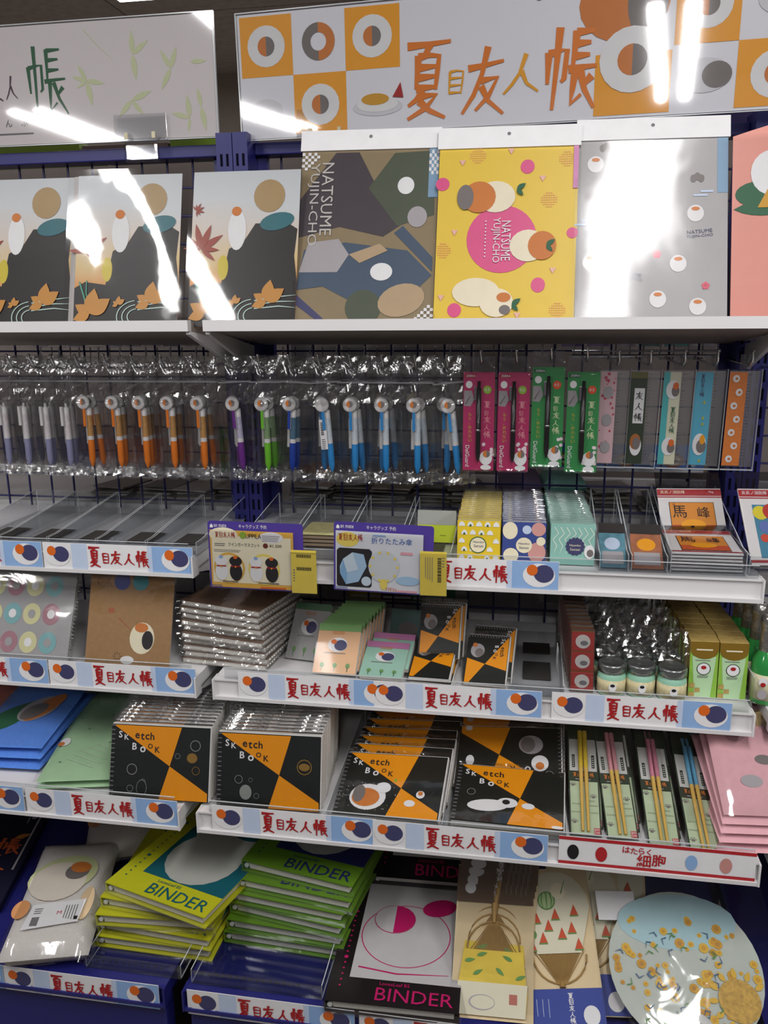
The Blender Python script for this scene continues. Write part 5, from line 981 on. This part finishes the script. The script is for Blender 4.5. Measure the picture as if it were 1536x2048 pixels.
CH = [('#d8b93a', 'yellow', (.626, -.424, Z4+.0025, -2, 63, 2), 'yellow handled chopstick pack beside the sketch books'), ('#cf8f98', 'pink', (.681, -.424, Z4+.0025, 5.5, 63, -1), 'pink handled chopstick pack, second from the sketch books'), ('#c77f92', 'rose', (.740, -.432, Z4+.0025, 7.5, 64, -5), 'rose handled chopstick pack, third from the sketch books'), ('#5f9fc0', 'sky', (.797, -.446, Z4+.0025, 15, 64, -11.5), 'blue handled chopstick pack beside the pink cloths')]
for col, nm, fr, lb in CH:
    src = chop(col, nm)
    for k in range(3):
        mt = frame(fr[0]+.004*k, fr[1]+.022*k, fr[2]+.0005*k, fr[3]+RR.uniform(-2, 2)*(k > 0), fr[4]-.5*k, fr[5]+RR.uniform(-2, 2)*(k > 0)); o = src if k == 0 else dup(src, mt); o.matrix_world = mt; o['group'] = f'{nm} chopstick packs'; o['label'] = lb if k == 0 else f'{ORD[k]} chopstick pack half hidden behind the front {nm} one'
for k in range(5):
    dk = lambda p, w, L_: (p.ell(.0, .05, .016, .01, BGR, 0), p.ell(.025, .085, .013, .008, GREY, 0), p.ell(-.01, .13, .018, .016, pm('cloth_mauve', '#b58d92', .6), 0), p.ell(.03, .03, .012, .01, SCR, 0))
    cloth('folded_cloth', 'pink folded cloth with grey prints on top of its pile' if k == 4 else f'{ORD[k+1]} pink folded cloth from the bottom of the pile at right', 'cloth', PNKT, ty(.862+.0015*k, -.436+.004*k, Z4+.001+.0135*k, 5, 4+7.5*k if k else 0), .098, .19, .0125, 60+k, 'pink folded cloths', 1, dk if k == 4 else None, k == 4)
for X, c, lb, dy in ((.925, '#c9b27c', 'cream board leaning at the right edge above the pink cloths', 0), (.955, '#d9a52c', 'orange yellow board leaning at the far right edge', .01)):
    t = thing('packaged_board', lb, 'board', frame(X, -.34+dy, Z4+.004, 14, 16, 4)); M().bbox(-.02, .06, 0, .01, 0, .17, pm('board'+c, c, .5), .002).build('board', t); M().box(-.018, .058, -.003, -.0026, .002, .168, FILM).build('film', t)
t = thing('shelf', 'navy base deck of the next rack at the lower right edge', 'shelf', Matrix.Identity(4)); M().box(.8925, 1.35, -.54, -.01, .44, .4645, NAVY).build('deck', t); M().box(.8925, 1.35, -.55, -.5401, 0, .46, NAVY).build('front_edge', t)
t = thing('shelf', 'white shelf edge of the next rack right of the pink cloths', 'shelf', Matrix.Identity(4)); M().box(.8925, 1.35, -.44, -.01, .69, .7148, WMET).build('deck', t); M().box(.8925, 1.35, -.45, -.4401, .682, .713, WMET).build('front_edge', t)
# ================================================================ bottom shelf: towel bags, binders, fans
Z5 = .4658
for a, b, lb in ((-.36, -.12, 0), (.01, .24, 1)):
    par = bpy.data.objects['shelf.006' if lb == 0 else 'shelf.007']; m = M()
    for k in range(16): m.lathe([(0, .0003), (.0028, .0003), (.003, 0)], BLACK, 8, ((a+.012 if lb else -.205)+k*.0112, -.512))
    o = m.build('perforation', par, (0, 0, .4652)); o['kind'] = 'stuff'
tray('empty clear tray under the yellow binders', -.16, .005, -.53, -.1, Z5, .025, .04); tray('empty clear tray under the green binders', .022, .236, -.535, -.1, Z5, .025, .04)
M().box(-.02, .05, .13, .22, .0017, .0022, DKSQ).build('magnet_sheet', [o for o in COL.objects if o.name.startswith('acrylic_tray') and o.type == 'EMPTY'][-1])
NVB = pm('navy_cloth', '#14142c', .6, .3); ORC = pm('orange_calligraphy', '#c85a2a', .5)
t = thing('gift_box', 'dark navy flat box with orange brush lettering at the left edge', 'box', ty(-.47, -.46, Z5+.001, 14, 0)); M().bbox(-.14, .1, 0, .33, 0, .014, NVB, .002).build('box', t)
p = Pr(); [p.brush(ch, x, y, .05, .05, ORC, 0, .14) for ch, x, y in (('yu', .01, .03), ('hito', .02, .1), ('cho', .03, .15))]; p.poly(leafsh(.06, .2, .03, .4, .5), pm('leaf_orange', '#c07a2c', .5), 0); p.rect(.086, .09, .1, .32, BGR, 0); p.rect(.066, .068, .25, .32, BGR, 0); p.ell(.077, .27, .006, .008, BGR, 1); o = p.build('print', t); o.matrix_local = Matrix.Translation((0, 0, .0145)) @ Matrix(((1, 0, 0, 0), (0, 0, 1, 0), (0, -1, 0, 0), (0, 0, 0, 1)))
def towelbag(label, mtx, seed, full):
    t = thing('towel_bag', label, 'towel', mtx, 'white towels in film bags'); w, L_ = .142, .272; m = M(); slab(m, w, L_, .046, WHT, seed, .003, 14, 20); m.build('towel', t)
    p = Pr()
    p.ell(-.005, .165, .06, .05, pm('towel_lime', '#c8cf9a', .8), 0, .5); p.ell(-.01, .15, .048, .05, pm('towel_cream', '#e0d6c8', .8), 1, .4); p.ell(.018, .172, .021, .021, GREY, 2); p.ell(.022, .182, .019, .014, TERRA, 3, -.4); p.ell(-.055, .085, .014, .022, pm('towel_peach', '#dc9a62', .8), 1); p.ell(.05, .09, .012, .04, pm('towel_peach_pale', '#e3c7a0', .8), 0)
    if full:
        p.poly([(-.042, .035), (.046, .045), (.05, .098), (-.036, .092)], WHITE, 4); p.lines(.02, .05, .022, .035, 5, INKG, 5, .35, True); p.barcode(-.03, .042, .012, .02, BLACK, 5); p.lines(-.03, .07, .014, .015, 3, INKG, 5); p.text('M', .008, .065, .008, pm('label_rose_red', '#c0405c', .5), 5); p.rect(.038, .044, .05, .058, BLACK, 5)
    o = p.build('print', t); o.matrix_local = Matrix.Translation((0, 0, .0495)) @ Matrix(((1, 0, 0, 0), (0, 0, 1, 0), (0, -1, 0, 0), (0, 0, 0, 1)))
    f = wrinkle(seed+3, .0035); M().grid(lambda u, v: (-w/2-.006+(w+.012)*u, -.012+(L_+.024)*v, .054+f(u, v)-.03*(abs(2*u-1)**8+abs(2*v-1)**8)), 14, 18, FILM).build('film_bag', t)
towelbag('white towel in a film bag with paper label, on the left bottom shelf', ty(-.218, -.553, Z5+.006, 16, 2), 5, True); towelbag('white towel in a film bag lying behind the labelled towel bag', ty(-.215, -.285, Z5+.002, 22, 4), 15, False)
# binders
def binder(nm, base, accent, field, emb):
    t = thing('ring_binder', '', 'binder'); w, L_, th = .203, .27, .021; C_ = pm('binder_'+nm, base, .35, .5); A_ = pm('binder_ink_'+nm, accent, .4); F_ = pm('binder_field_'+nm, field, .45)
    cv = M().box(-w/2, w/2, 0, L_, th-.0016, th, C_).box(-w/2, w/2, 0, L_, 0, .0016, C_).box(-w/2, -w/2+.0016, 0, L_, .0016, th-.0016, C_).build('covers', t)
    M().box(-w/2+.012, w/2-.008, .006, L_-.006, .004, th-.007, PAGE).build('paper_block', t)
    m = M()
    for k in range(6): m.tube([(-w/2+.014+.008*math.cos(q), .03+k*.042, th/2+.008*math.sin(q)) for q in [a*PI/4 for a in range(9)]], .0012, CHROME, 5, False)
    m.tube([(-w/2+.008, .002, th/2), (-w/2+.008, L_-.002, th/2)], .004, pm('ring_spine', '#d5d8d6', .3), 8); m.build('ring_mechanism', t)
    p = Pr(); emb(p, w, L_, A_, F_)
    for k in range(20): r = .0035 if k % 9 == 5 else .0018; p.ell(-w*.41, .03+.0115*k, r, r, A_, 1, 0, 0, 2*PI, 8)
    p.text('LooseLeaf B5', -w*.11, .037, .0065, A_, 1, .046); p.text('BINDER', -w*.13, .008, .024, A_, 1, .118)
    o = p.build('print', cv); o.matrix_local = Matrix.Translation((0, 0, th+.0001)) @ Matrix(((1, 0, 0, 0), (0, 0, 1, 0), (0, -1, 0, 0), (0, 0, 0, 1)))
    f = wrinkle(len(nm), .0012); M().grid(lambda u, v: (-w/2-.002+(w+.006)*u, -.004-.002*math.sin(PI*v)+f(u, v), th*v), 12, 2, FILM).build('film', t); return t
def emA(p, w, L_, A_, F_): p.rect(-w*.31, w/2, .048, L_, A_, 0); p.ell(w*.06, .12, w*.33, .071, F_, 1); p.ell(w*.1, .19, w*.34, .06, F_, 1); p.ell(w*.22, .225, w*.2, .035, A_, 2)
def emB(p, w, L_, A_, F_): p.rect(-w*.31, w/2, .05, L_, A_, 0); p.ell(w*.03, .14, w*.33, .085, F_, 1); p.ell(w*.1, .22, w*.3, .05, F_, 1)
def emC(p, w, L_, A_, F_):
    p.rect(-w*.35, w/2, .048, L_-.006, F_, 0); p.ring(w*.03, .145, .072, .0016, A_, 1, 40, 0, 2*PI, .95); p.ell(-w*.08, .18, .035, .033, A_, 1); p.ell(-w*.08, .18, .0338, .0318, F_, 2); p.ell(-w*.08, .18, .0338, .0318, A_, 3, 0, -PI/2, PI/2, 12)
    p.ell(w*.28, .215, .03, .02, A_, 1, .4); p.stroke([(-w*.3, .07), (0, .062), (w*.4, .068)], .0028, A_, 1)
src = binder('yellow', '#b3b320', '#16545f', '#a3a49e', emA)
pos = [(-.062, -.487, Z5+.002, -1, 0), (-.062, -.484, Z5+.0235, -4, 0), (-.058, -.482, Z5+.045, 3, 0), (-.056, -.48, Z5+.0665, -5, 0), (-.053, -.490, Z5+.0885, -16, 0)]
for k, (X, Y, Z, yw, up) in enumerate(pos): mt = ty(X, Y, Z, yw, up); o = src if k == 0 else dup(src, mt); o.matrix_world = mt; o['group'] = 'yellow ring binders'; o['label'] = ('yellow ring binder at the bottom of its pile', 'yellow ring binder, second from the bottom of its pile', 'yellow ring binder in the middle of its pile', 'yellow ring binder directly under the topmost one', 'topmost yellow ring binder with teal cover picture')[k]
src = binder('green', '#587e1f', '#20255a', '#9c9e9c', emB)
pos = [(.145, -.448, Z5+.002, -3, 0), (.15, -.446, Z5+.0235, -4, 0), (.15, -.44, Z5+.045, -9, 0), (.152, -.438, Z5+.0665, -7, 0), (.164, -.432, Z5+.088, -8, 0), (.165, -.418, Z5+.1095, -11, 0)]
for k, (X, Y, Z, yw, up) in enumerate(pos): mt = ty(X, Y, Z, yw, up); o = src if k == 0 else dup(src, mt); o.matrix_world = mt; o['group'] = 'green ring binders'; o['label'] = ('green ring binder at the bottom of its pile', 'green ring binder, second from the bottom of its pile', 'green ring binder, third from the bottom of its pile', 'green ring binder, fourth from the bottom of its pile', 'green ring binder directly under the topmost one', 'topmost green ring binder with navy cover picture')[k]
src = binder('pink', '#1d1719', '#b81d60', '#bab7b8', emC); src.matrix_world = ty(.345, -.553, Z5+.0015, 1.5, 1); tag(src, 'black ring binder with crimson lettering and white cover panel', 'binder', 'black and crimson ring binders'); o = dup(src, ty(.372, -.285, Z5+.025, 2, 14), 'black ring binder with crimson print in the shade behind the front one')
# paper fans on cards
FCR = pm('fan_card_cream', '#e0caa0', .6, var=.04); FBR = pm('fan_band_brown', '#5c4636', .55); BMB = pm('bamboo', '#a8854c', .5, var=.1, scale=90); WSH = pm('fan_paper', '#ddd8bf', .7, var=.04); MLN = pm('melon_red', '#c8502f', .6); MLG = pm('melon_green', '#5f8f4a', .6); LMN = pm('lemon_wash', '#e3c648', .6, var=.15, scale=30); FBL = pm('fan_band_blue', '#34479a', .55)
def fan(kind):
    t = thing('paper_fan_pack', '', 'fan'); w, h = (.124, .232) if kind == 'lemon' else (.115, .245); M().box(-w/2, w/2, .003, .004, 0, h, FCR).build('card', t); up = kind == 'lemon'
    S = (lambda x, z: (x, z)) if not up else (lambda x, z: (-x, h-z))
    # fan leaf outline: wide end at z = 1 side, neck towards the handle
    zb, zt = (.108, .238) if not up else (.135, .255)
    out = [(-.034, zb), (.034, zb)]+[(.055*math.cos(a)*(1 if a < 1.57 else 1), zt-.06+.06*math.sin(a)) for a in [i*PI/10 for i in range(11)]]
    if up: out = [(-.046, zb), (.046, zb), (.053, zb+.06), (.05, h-.004), (-.05, h-.004), (-.053, zb+.06)]
    pts = [S(*a) for a in out]; m = M(); m.prism(pts, -.0005, .0005, LMN if up else WSH); m.build('paper_leaf', t)
    m = M()
    for k in range(17):
        a = (k-8)/8; x1 = a*.05; p0 = S(a*.004, zb-.046); p1 = S(x1*.75, zb+.002); m.tube([(p0[0], .0012, p0[1]), (p1[0], .0012, p1[1])], .0006, BMB, 4, False)
    wd = [S(-.0035, zb-.045), S(.0035, zb-.045), S(.03, zb), S(-.03, zb)]; m.prism(wd if True else wd, .0016, .0022, pm('bamboo_web', '#8f7038', .6))
    arc = [S(.041*math.cos(q), zb-.002-.042*math.sin(q)) for q in [i*PI/12 for i in range(13)]]; m.tube([(x, .001, z) for x, z in arc], .0014, BMB, 6); m.build('bamboo_ribs', t)
    a, b = S(0, zb-.042), S(0, .0585 if not up else .0625); m = M().tube([(a[0], 0, a[1]), (b[0], 0, b[1])], [.003, .0048], BMB, 8); m.build('handle', t)
    p = Pr(); p.y0 = -.0008
    if up:
        p.poly([S(-.05, h-.004), S(.05, h-.004), S(.053, h-.05), S(-.053, h-.05)][::-1], WSH, 0)
        for x, z, a in ((-.025, .088, .3), (.03, .083, 2.7), (.005, .072, -.7), (-.03, .06, .5), (.035, .057, .4), (-.044, .079, .2)): p.poly(leafsh(x, z, .017, a, .35), MLG, 1)
        p.ell(-.015, .022, .02, .011, BGR, 1); p.ell(-.014, .022, .018, .0095, WSH, 2); p.rect(.026, .038, .022, .036, pm('seal_red', '#b56a5c', .6), 1)
        p.rect(-w/2, w/2, h-.062, h-.003, FBR, 0); p.ell(-.035, h-.025, .013, .009, WHITE, 1); p.ell(-.04, h-.04, .009, .009, WHITE, 1); [p.brush(ch, .006, h-.05+.0085*i, -.008, -.0075, WHITE, 1, .15) for i, ch in enumerate(('natsu', 'me', 'yu', 'hito', 'cho'))]; p.lines(.018, h-.05, .04, .035, 5, BGR, 1, .07, True)
    else:
        p.ell(-.012, .19, .014, .015, MLG, 1); p.ell(-.012, .19, .012, .013, pm('melon_pale', '#a9c08c', .6), 2); [p.stroke([(-.012+x, .203), (-.012+x*1.4, .19), (-.012+x, .177)], .002, MLG, 3) for x in (-.006, 0, .006)]; p.ell(.008, .205, .012, .013, SCR, 1); p.stroke([(.012, .2), (.02, .222)], .002, MLG, 2)
        for x, z in ((-.03, .155), (0, .16), (.03, .165), (-.012, .143), (.024, .138), (-.022, .124), (.008, .13), (-.04, .113), (.032, .113)): p.poly([(x-.007, z), (x+.006, z), (x, z+.017)], MLN, 1); p.poly([(x-.0075, z-.002), (x+.0065, z-.002), (x+.006, z), (x-.007, z)], MLG, 1)
        p.ell(-.04, .137, .008, .008, MLG, 1); p.rect(-.048, -.036, .165, .177, pm('seal_red', '', .6), 1)
        p.y0 = .0026; p.rect(-w/2, w/2, .001, .058, FBL, 0); [p.brush(ch, .006, .044-.0085*i, .008, .0075, WHITE, 1, .15) for i, ch in enumerate(('natsu', 'me', 'yu', 'hito', 'cho'))]; p.lines(-.05, .018, .035, .026, 4, SKYL, 1, .08, True); p.ell(.038, .02, .012, .014, WHITE, 1)
    p.build('print', t); M().box(-w/2-.001, w/2+.001, -.0052, -.0048, 0, h+.004, MATTEF).build('film', t); return t
src = fan('lemon')
for k in range(4): mt = frame(.493-.001*k, -.535+.014*k, Z5+.004+.001*k, -5.5, 60-2*k, 5.6-1.2*k); o = src if k == 0 else dup(src, mt); o.matrix_world = mt; o['group'] = 'lemon paper fan packs'; o['label'] = 'front paper fan pack with lemons and brown header' if k == 0 else f'{ORD[k]} cream fan pack card behind the lemon fan'
src = fan('melon')
for k, (dx, dy, r, yw) in enumerate(((0, 0, 18, -14), (.036, .03, 13, -12), (.066, .055, 7, -10))): mt = frame(.604+dx, -.54+dy, Z5+.006+.004*k, yw, 61-2*k, r); o = src if k == 0 else dup(src, mt); o.matrix_world = mt; o['group'] = 'watermelon paper fan packs'; o['label'] = ('front paper fan pack with watermelon slices and blue footer', 'watermelon fan pack just behind the front one', 'watermelon fan pack farthest back beside the clear fan bag')[k]
t = thing('plastic_fan', 'round plastic fan with sunflowers and white ring handle in a clear bag', 'fan', frame(.79, -.562, Z5+.006, 3, 60, 3)); FWH = pm('fan_pale', '#bcc4bb', .5); R_f = .112; cz = .122
M().prism([(R_f*math.cos(a), cz+R_f*math.sin(a)) for a in [i*2*PI/40 for i in range(40)]], 0, .0016, FWH).build('fan_disc', t)
p = Pr(); p.y0 = -.0002; p.ell(.0, cz+.066, .09, .042, pm('fan_sky', '#a9cbd2', .5), 0); rr = random.Random(9); YF = pm('sunflower', '#ddb23c', .5); YF2 = pm('sunflower_deep', '#cf9a2e', .5)
for k in range(90):
    a = rr.uniform(0, 6.28); r = R_f*math.sqrt(rr.uniform(.05, .85)); s = rr.uniform(.003, .008); x, z = r*math.cos(a), cz+r*math.sin(a)
    if z < cz+.07: p.ell(x, z, s, s, YF if k % 3 else YF2, 1, 0, 0, 2*PI, 8); p.ell(x, z, s*.5, s*.5, YF2 if k % 3 else pm('sunflower_brown', '#b8863c', .5), 2, 0, 0, 2*PI, 6)
p.ell(.068, cz-.045, .03, .03, pm('sunflower_heart', '#c8a04a', .5, var=.4, scale=220), 3); [p.poly(leafsh(.068+.03*math.cos(a), cz-.045+.03*math.sin(a), .016, a, .5), YF, 3) for a in [i*.524 for i in range(12)] if math.hypot(.068+.046*math.cos(a), -.045+.046*math.sin(a)) < R_f]
LB = pm('leaf_blue', '#3f5f86', .5)
for k in range(64):
    a = rr.uniform(0, 6.28); r = R_f*math.sqrt(rr.uniform(.05, .75)); x, z = r*math.cos(a), cz+r*math.sin(a)
    if z < cz+.045 and x < .05: b = rr.uniform(0, 6.28); p.stroke([(x, z), (x+.007*math.cos(b), z+.007*math.sin(b)), (x+.012*math.cos(b+.8), z+.012*math.sin(b+.8))], .0018, LB if k % 3 else MLG, 4)
p.build('print', t); m = M(); m.lathe([(.012, 0), (.0235, 0), (.0245, .002), (.0235, .004), (.012, .004), (.012, 0)], pm('handle_white', '#dcdcda', .4), 28); m.v = [(x, -.0045+z, y+.036) for x, y, z in m.v]; m.build('ring_handle', t)
M().box(-.118, -.058, .003, .0036, .19, .235, WHITE).build('paper_insert', t); m = M(); sheet(m, -.132, .14, 0, .275, -.006, FILM, 77, .0035, 14, 16); m.build('clear_bag', t)
# ================================================================ far side of the racks, seen through the wire mesh
PANEL = pm('partition_panel', '#7a716d', .8, .2, var=.06, scale=4)
t = thing('partition', 'grey brown partition panel far behind the wire racks', 'panel', Matrix.Identity(4)); M().box(-1.6, 1.9, .46, .48, 0, 1.85, PANEL).build('panel', t); M().box(-1.6, 1.9, .455, .485, 1.85, 1.87, NAVY).build('top_rail', t)
for z, lb in ((1.105, 'under the shiny card piles'), (.9, 'behind the notebooks row'), (.715, 'behind the sketch books row')):
    t = thing('shelf', f'shelf board on the far side of the racks, {lb}', 'shelf', Matrix.Identity(4)); M().box(-.9, 1.2, .03, .42, z-.02, z, WMET).build('deck', t); M().box(-.9, 1.2, .4201, .43, z-.03, z+.002, WMET).build('front_edge', t)
    for x in (-.6, 0.0, .6): M().box(x-.002, x+.002, .05, .4, z-.06, z-.0201, WMET).build('bracket', t)
BK = [pm('bag_card_%d' % i, c, .4, var=.3, scale=60) for i, c in enumerate(('#b5b1ad', '#8f8a86', '#c7c4c0', '#a39a8c', '#7c7876'))]
def flatbag(mi):
    t = thing('card_bag', '', 'card'); M().bbox(-.04, .04, 0, .1, 0, .004, BK[mi], .0008).build('card', t); f = wrinkle(mi*3+1, .0025); M().grid(lambda u, v: (-.046+.092*u, -.014+.118*v, .0062+f(u, v)), 8, 8, FILM).build('film', t); return t
SRC = [flatbag(i) for i in range(5)]; usedb = set()
PIL = [(-.36, 'left'), (-.265, 'left'), (-.17, 'left'), (-.09, 'left'), (.085, 'right'), (.165, 'right'), (.25, 'right'), (.335, 'right'), (.41, 'right'), (.69, 'package'), (.79, 'package')]
for i, (X, sd) in enumerate(PIL):
    for k in range(6 if sd != 'left' else 4):
        mi = (i*3+k*2) % 5; mt = ty(X+RR.uniform(-.008, .008), .06+RR.uniform(-.012, .012)+.03*(i % 2), 1.1062+.0075*k, RR.uniform(-14, 14), 0); o = SRC[mi] if mi not in usedb else dup(SRC[mi], mt); usedb.add(mi); o.matrix_world = mt; o['group'] = 'shiny bagged cards behind the mesh'
        o['label'] = f'{ORD[k+1]} bagged card from the bottom, {ORD[i+1]} shiny pile behind the mesh from left'
# hanging card packs seen from behind
def hangcard(name, label, X, Z, w, h, col, Y=.07, bar=True, grp='card packs hanging behind the mesh'):
    t = thing(name, label, 'card', frame(X, Y, Z), grp); M().box(-w/2, w/2, 0, .002, -h, 0, pm('hc'+col, col, .5, var=.12, scale=40)).build('card', t)
    if bar: p = Pr(); p.barcode(-w*.15, -h+.006, w*.4, .009, BLACK, 0); p.lines(-w*.42, -h+.006, w*.2, .01, 3, INKG, 0); p.lines(-w*.35, -.02, w*.6, .012, 3, pm('hcink'+col, '#6b8a6a', .5), 0); p.build('print', t)
    M().box(-w/2-.002, w/2+.002, -.0035, -.003, -h-.004, .012, FILM).build('film', t); M().tube([(0, .008, .006), (0, -Y+.006, .006)], .0016, CHROME, 6).build('hook_rod', t)
cols = ['#c9c7c4', '#cfcac2', '#b9bdb6', '#d1cdc9', '#c2c4c8', '#cbc8bf']
for k in range(9): hangcard('hanging_card', f'{ORD[k+1]} white barcoded card back behind the mesh right of the blue posts', .075+.052*k, 1.475, .048, .27, cols[k % 6])
for k, (X, c, lb) in enumerate(((-.455, '#2c3f8c', 'blue hanging card behind the mesh at the left edge'), (-.39, '#a5727e', 'dusty pink hanging card behind the mesh under the lavender pens'), (-.29, '#b02a3c', 'red and white hanging card behind the mesh'), (-.095, '#5fa84e', 'bright green hanging card behind the mesh under the orange pens'))): hangcard('hanging_card', lb, X, 1.26, .06, .1, c, .11)
for k in range(11): hangcard('hanging_card', f'{ORD[k+1]} grey card edge from the left behind the mesh above orange pens', -.5+.042*k, 1.478, .036, .05, ('#6b6870', '#8f8b88', '#4a4a58', '#a39e96', '#5d5f72')[k % 5], .08, False)
for k, c in enumerate(('#7a5fa8', '#8f74b8', '#c9c4d0', '#3f9a8c', '#4fae9c', '#c9c9c4')): hangcard('hanging_card', ('purple', 'light purple', 'pale grey', 'teal', 'bright teal', 'off white')[k]+' hanging pack behind the mesh above the rulers', .60+.047*k, 1.476, .042, .05, c, .08, False)
t = thing('header_strip', 'blue printed strip behind the mesh under the rulers', 'strip', frame(.74, .16, 1.178)); M().box(-.2, .13, 0, .0015, 0, .05, pm('strip_azure', '#3f7fd0', .45)).build('strip', t); p = Pr()
for x in (-.14, -.02, .07): p.ell(x, .018, .022, .014, pm('strip_rust', '#9a5a3c', .5), 0); p.ell(x, .018, .015, .01, SCR, 1); p.text('ARIA', x-.01, .014, .007, DKG, 2, .02)
for x in (-.09, -.06, .03, .11): p.ell(x, .02, .008, .014, SKYL, 0)
p.build('print', t); M().box(-.2, .13, -.002, .004, -.006, -.0001, WMET).build('holder', t)
for X, c, z, lb in ((.51, '#8a7ca0', 1.1055, 'violet folded fabric behind the mesh above the blue memo pads'), (.60, '#8fc9bc', 1.1055, 'mint folded fabric behind the mesh above the mint memo pads'), (.70, '#8b7a86', 1.1055, 'mauve folded fabric behind the mesh')): cloth('folded_cloth', lb, 'cloth', pm('fab'+c, c, .8), ty(X, .12, z, 3, 0), .09, .14, .05 if X != .7 else .006, int(X*100), None, 2, None, False)
t = thing('card_box', 'orange card box behind the mesh beside the blue posts', 'box', ty(.07, .14, 1.1055, -12)); M().bbox(-.03, .03, 0, .1, 0, .05, pm('box_cream', '#b9b0a4', .5), .001).build('carton', t)
for k in range(9): M().box(-.028, .028, .003+k*.0108, .009+k*.0108, .0502, .062, pm('card_orange', '#d88a3c', .5)).build('card', t)
for X, c, lb in ((.2, '#c9bb46', 'yellow flat box on the far shelf behind the memo pads'), (.335, '#4f8a66', 'green flat box on the far shelf behind the mint memo pads'), (.27, '#6c3a46', 'dark red flat box on the far shelf behind the memo pads')): t = thing('flat_box', lb, 'box', ty(X, .08, .9005 if X != .27 else .9005, 2)); M().bbox(-.045, .045, 0, .16, 0, .05 if X != .27 else .03, pm('fb'+c, c, .5), .002).build('carton', t); M().box(-.04, .04, -.0004, 0, .004, .009, WHITE).build('print_stripe', t)
for k in range(4):
    t = thing('wrapped_pack', ('clear wrapped pack behind the mesh beside the brown box tops', 'clear wrapped pack behind the mesh above the jars', 'crumpled clear pack behind the mesh above the jars', 'clear wrapped pack behind the mesh beside the gold box tops')[k], 'pack', frame(.585+.075*k, .05, .92)); M().bbox(-.03, .03, .004, .02, 0, .1, pm('wp%d' % k, ('#9a9896', '#6c6a6e', '#83817c', '#77757a')[k], .5), .002).build('card', t); m = M(); sheet(m, -.034, .034, -.004, .11, -.004, BAG, k+90, .005, 8, 8); m.build('film', t)
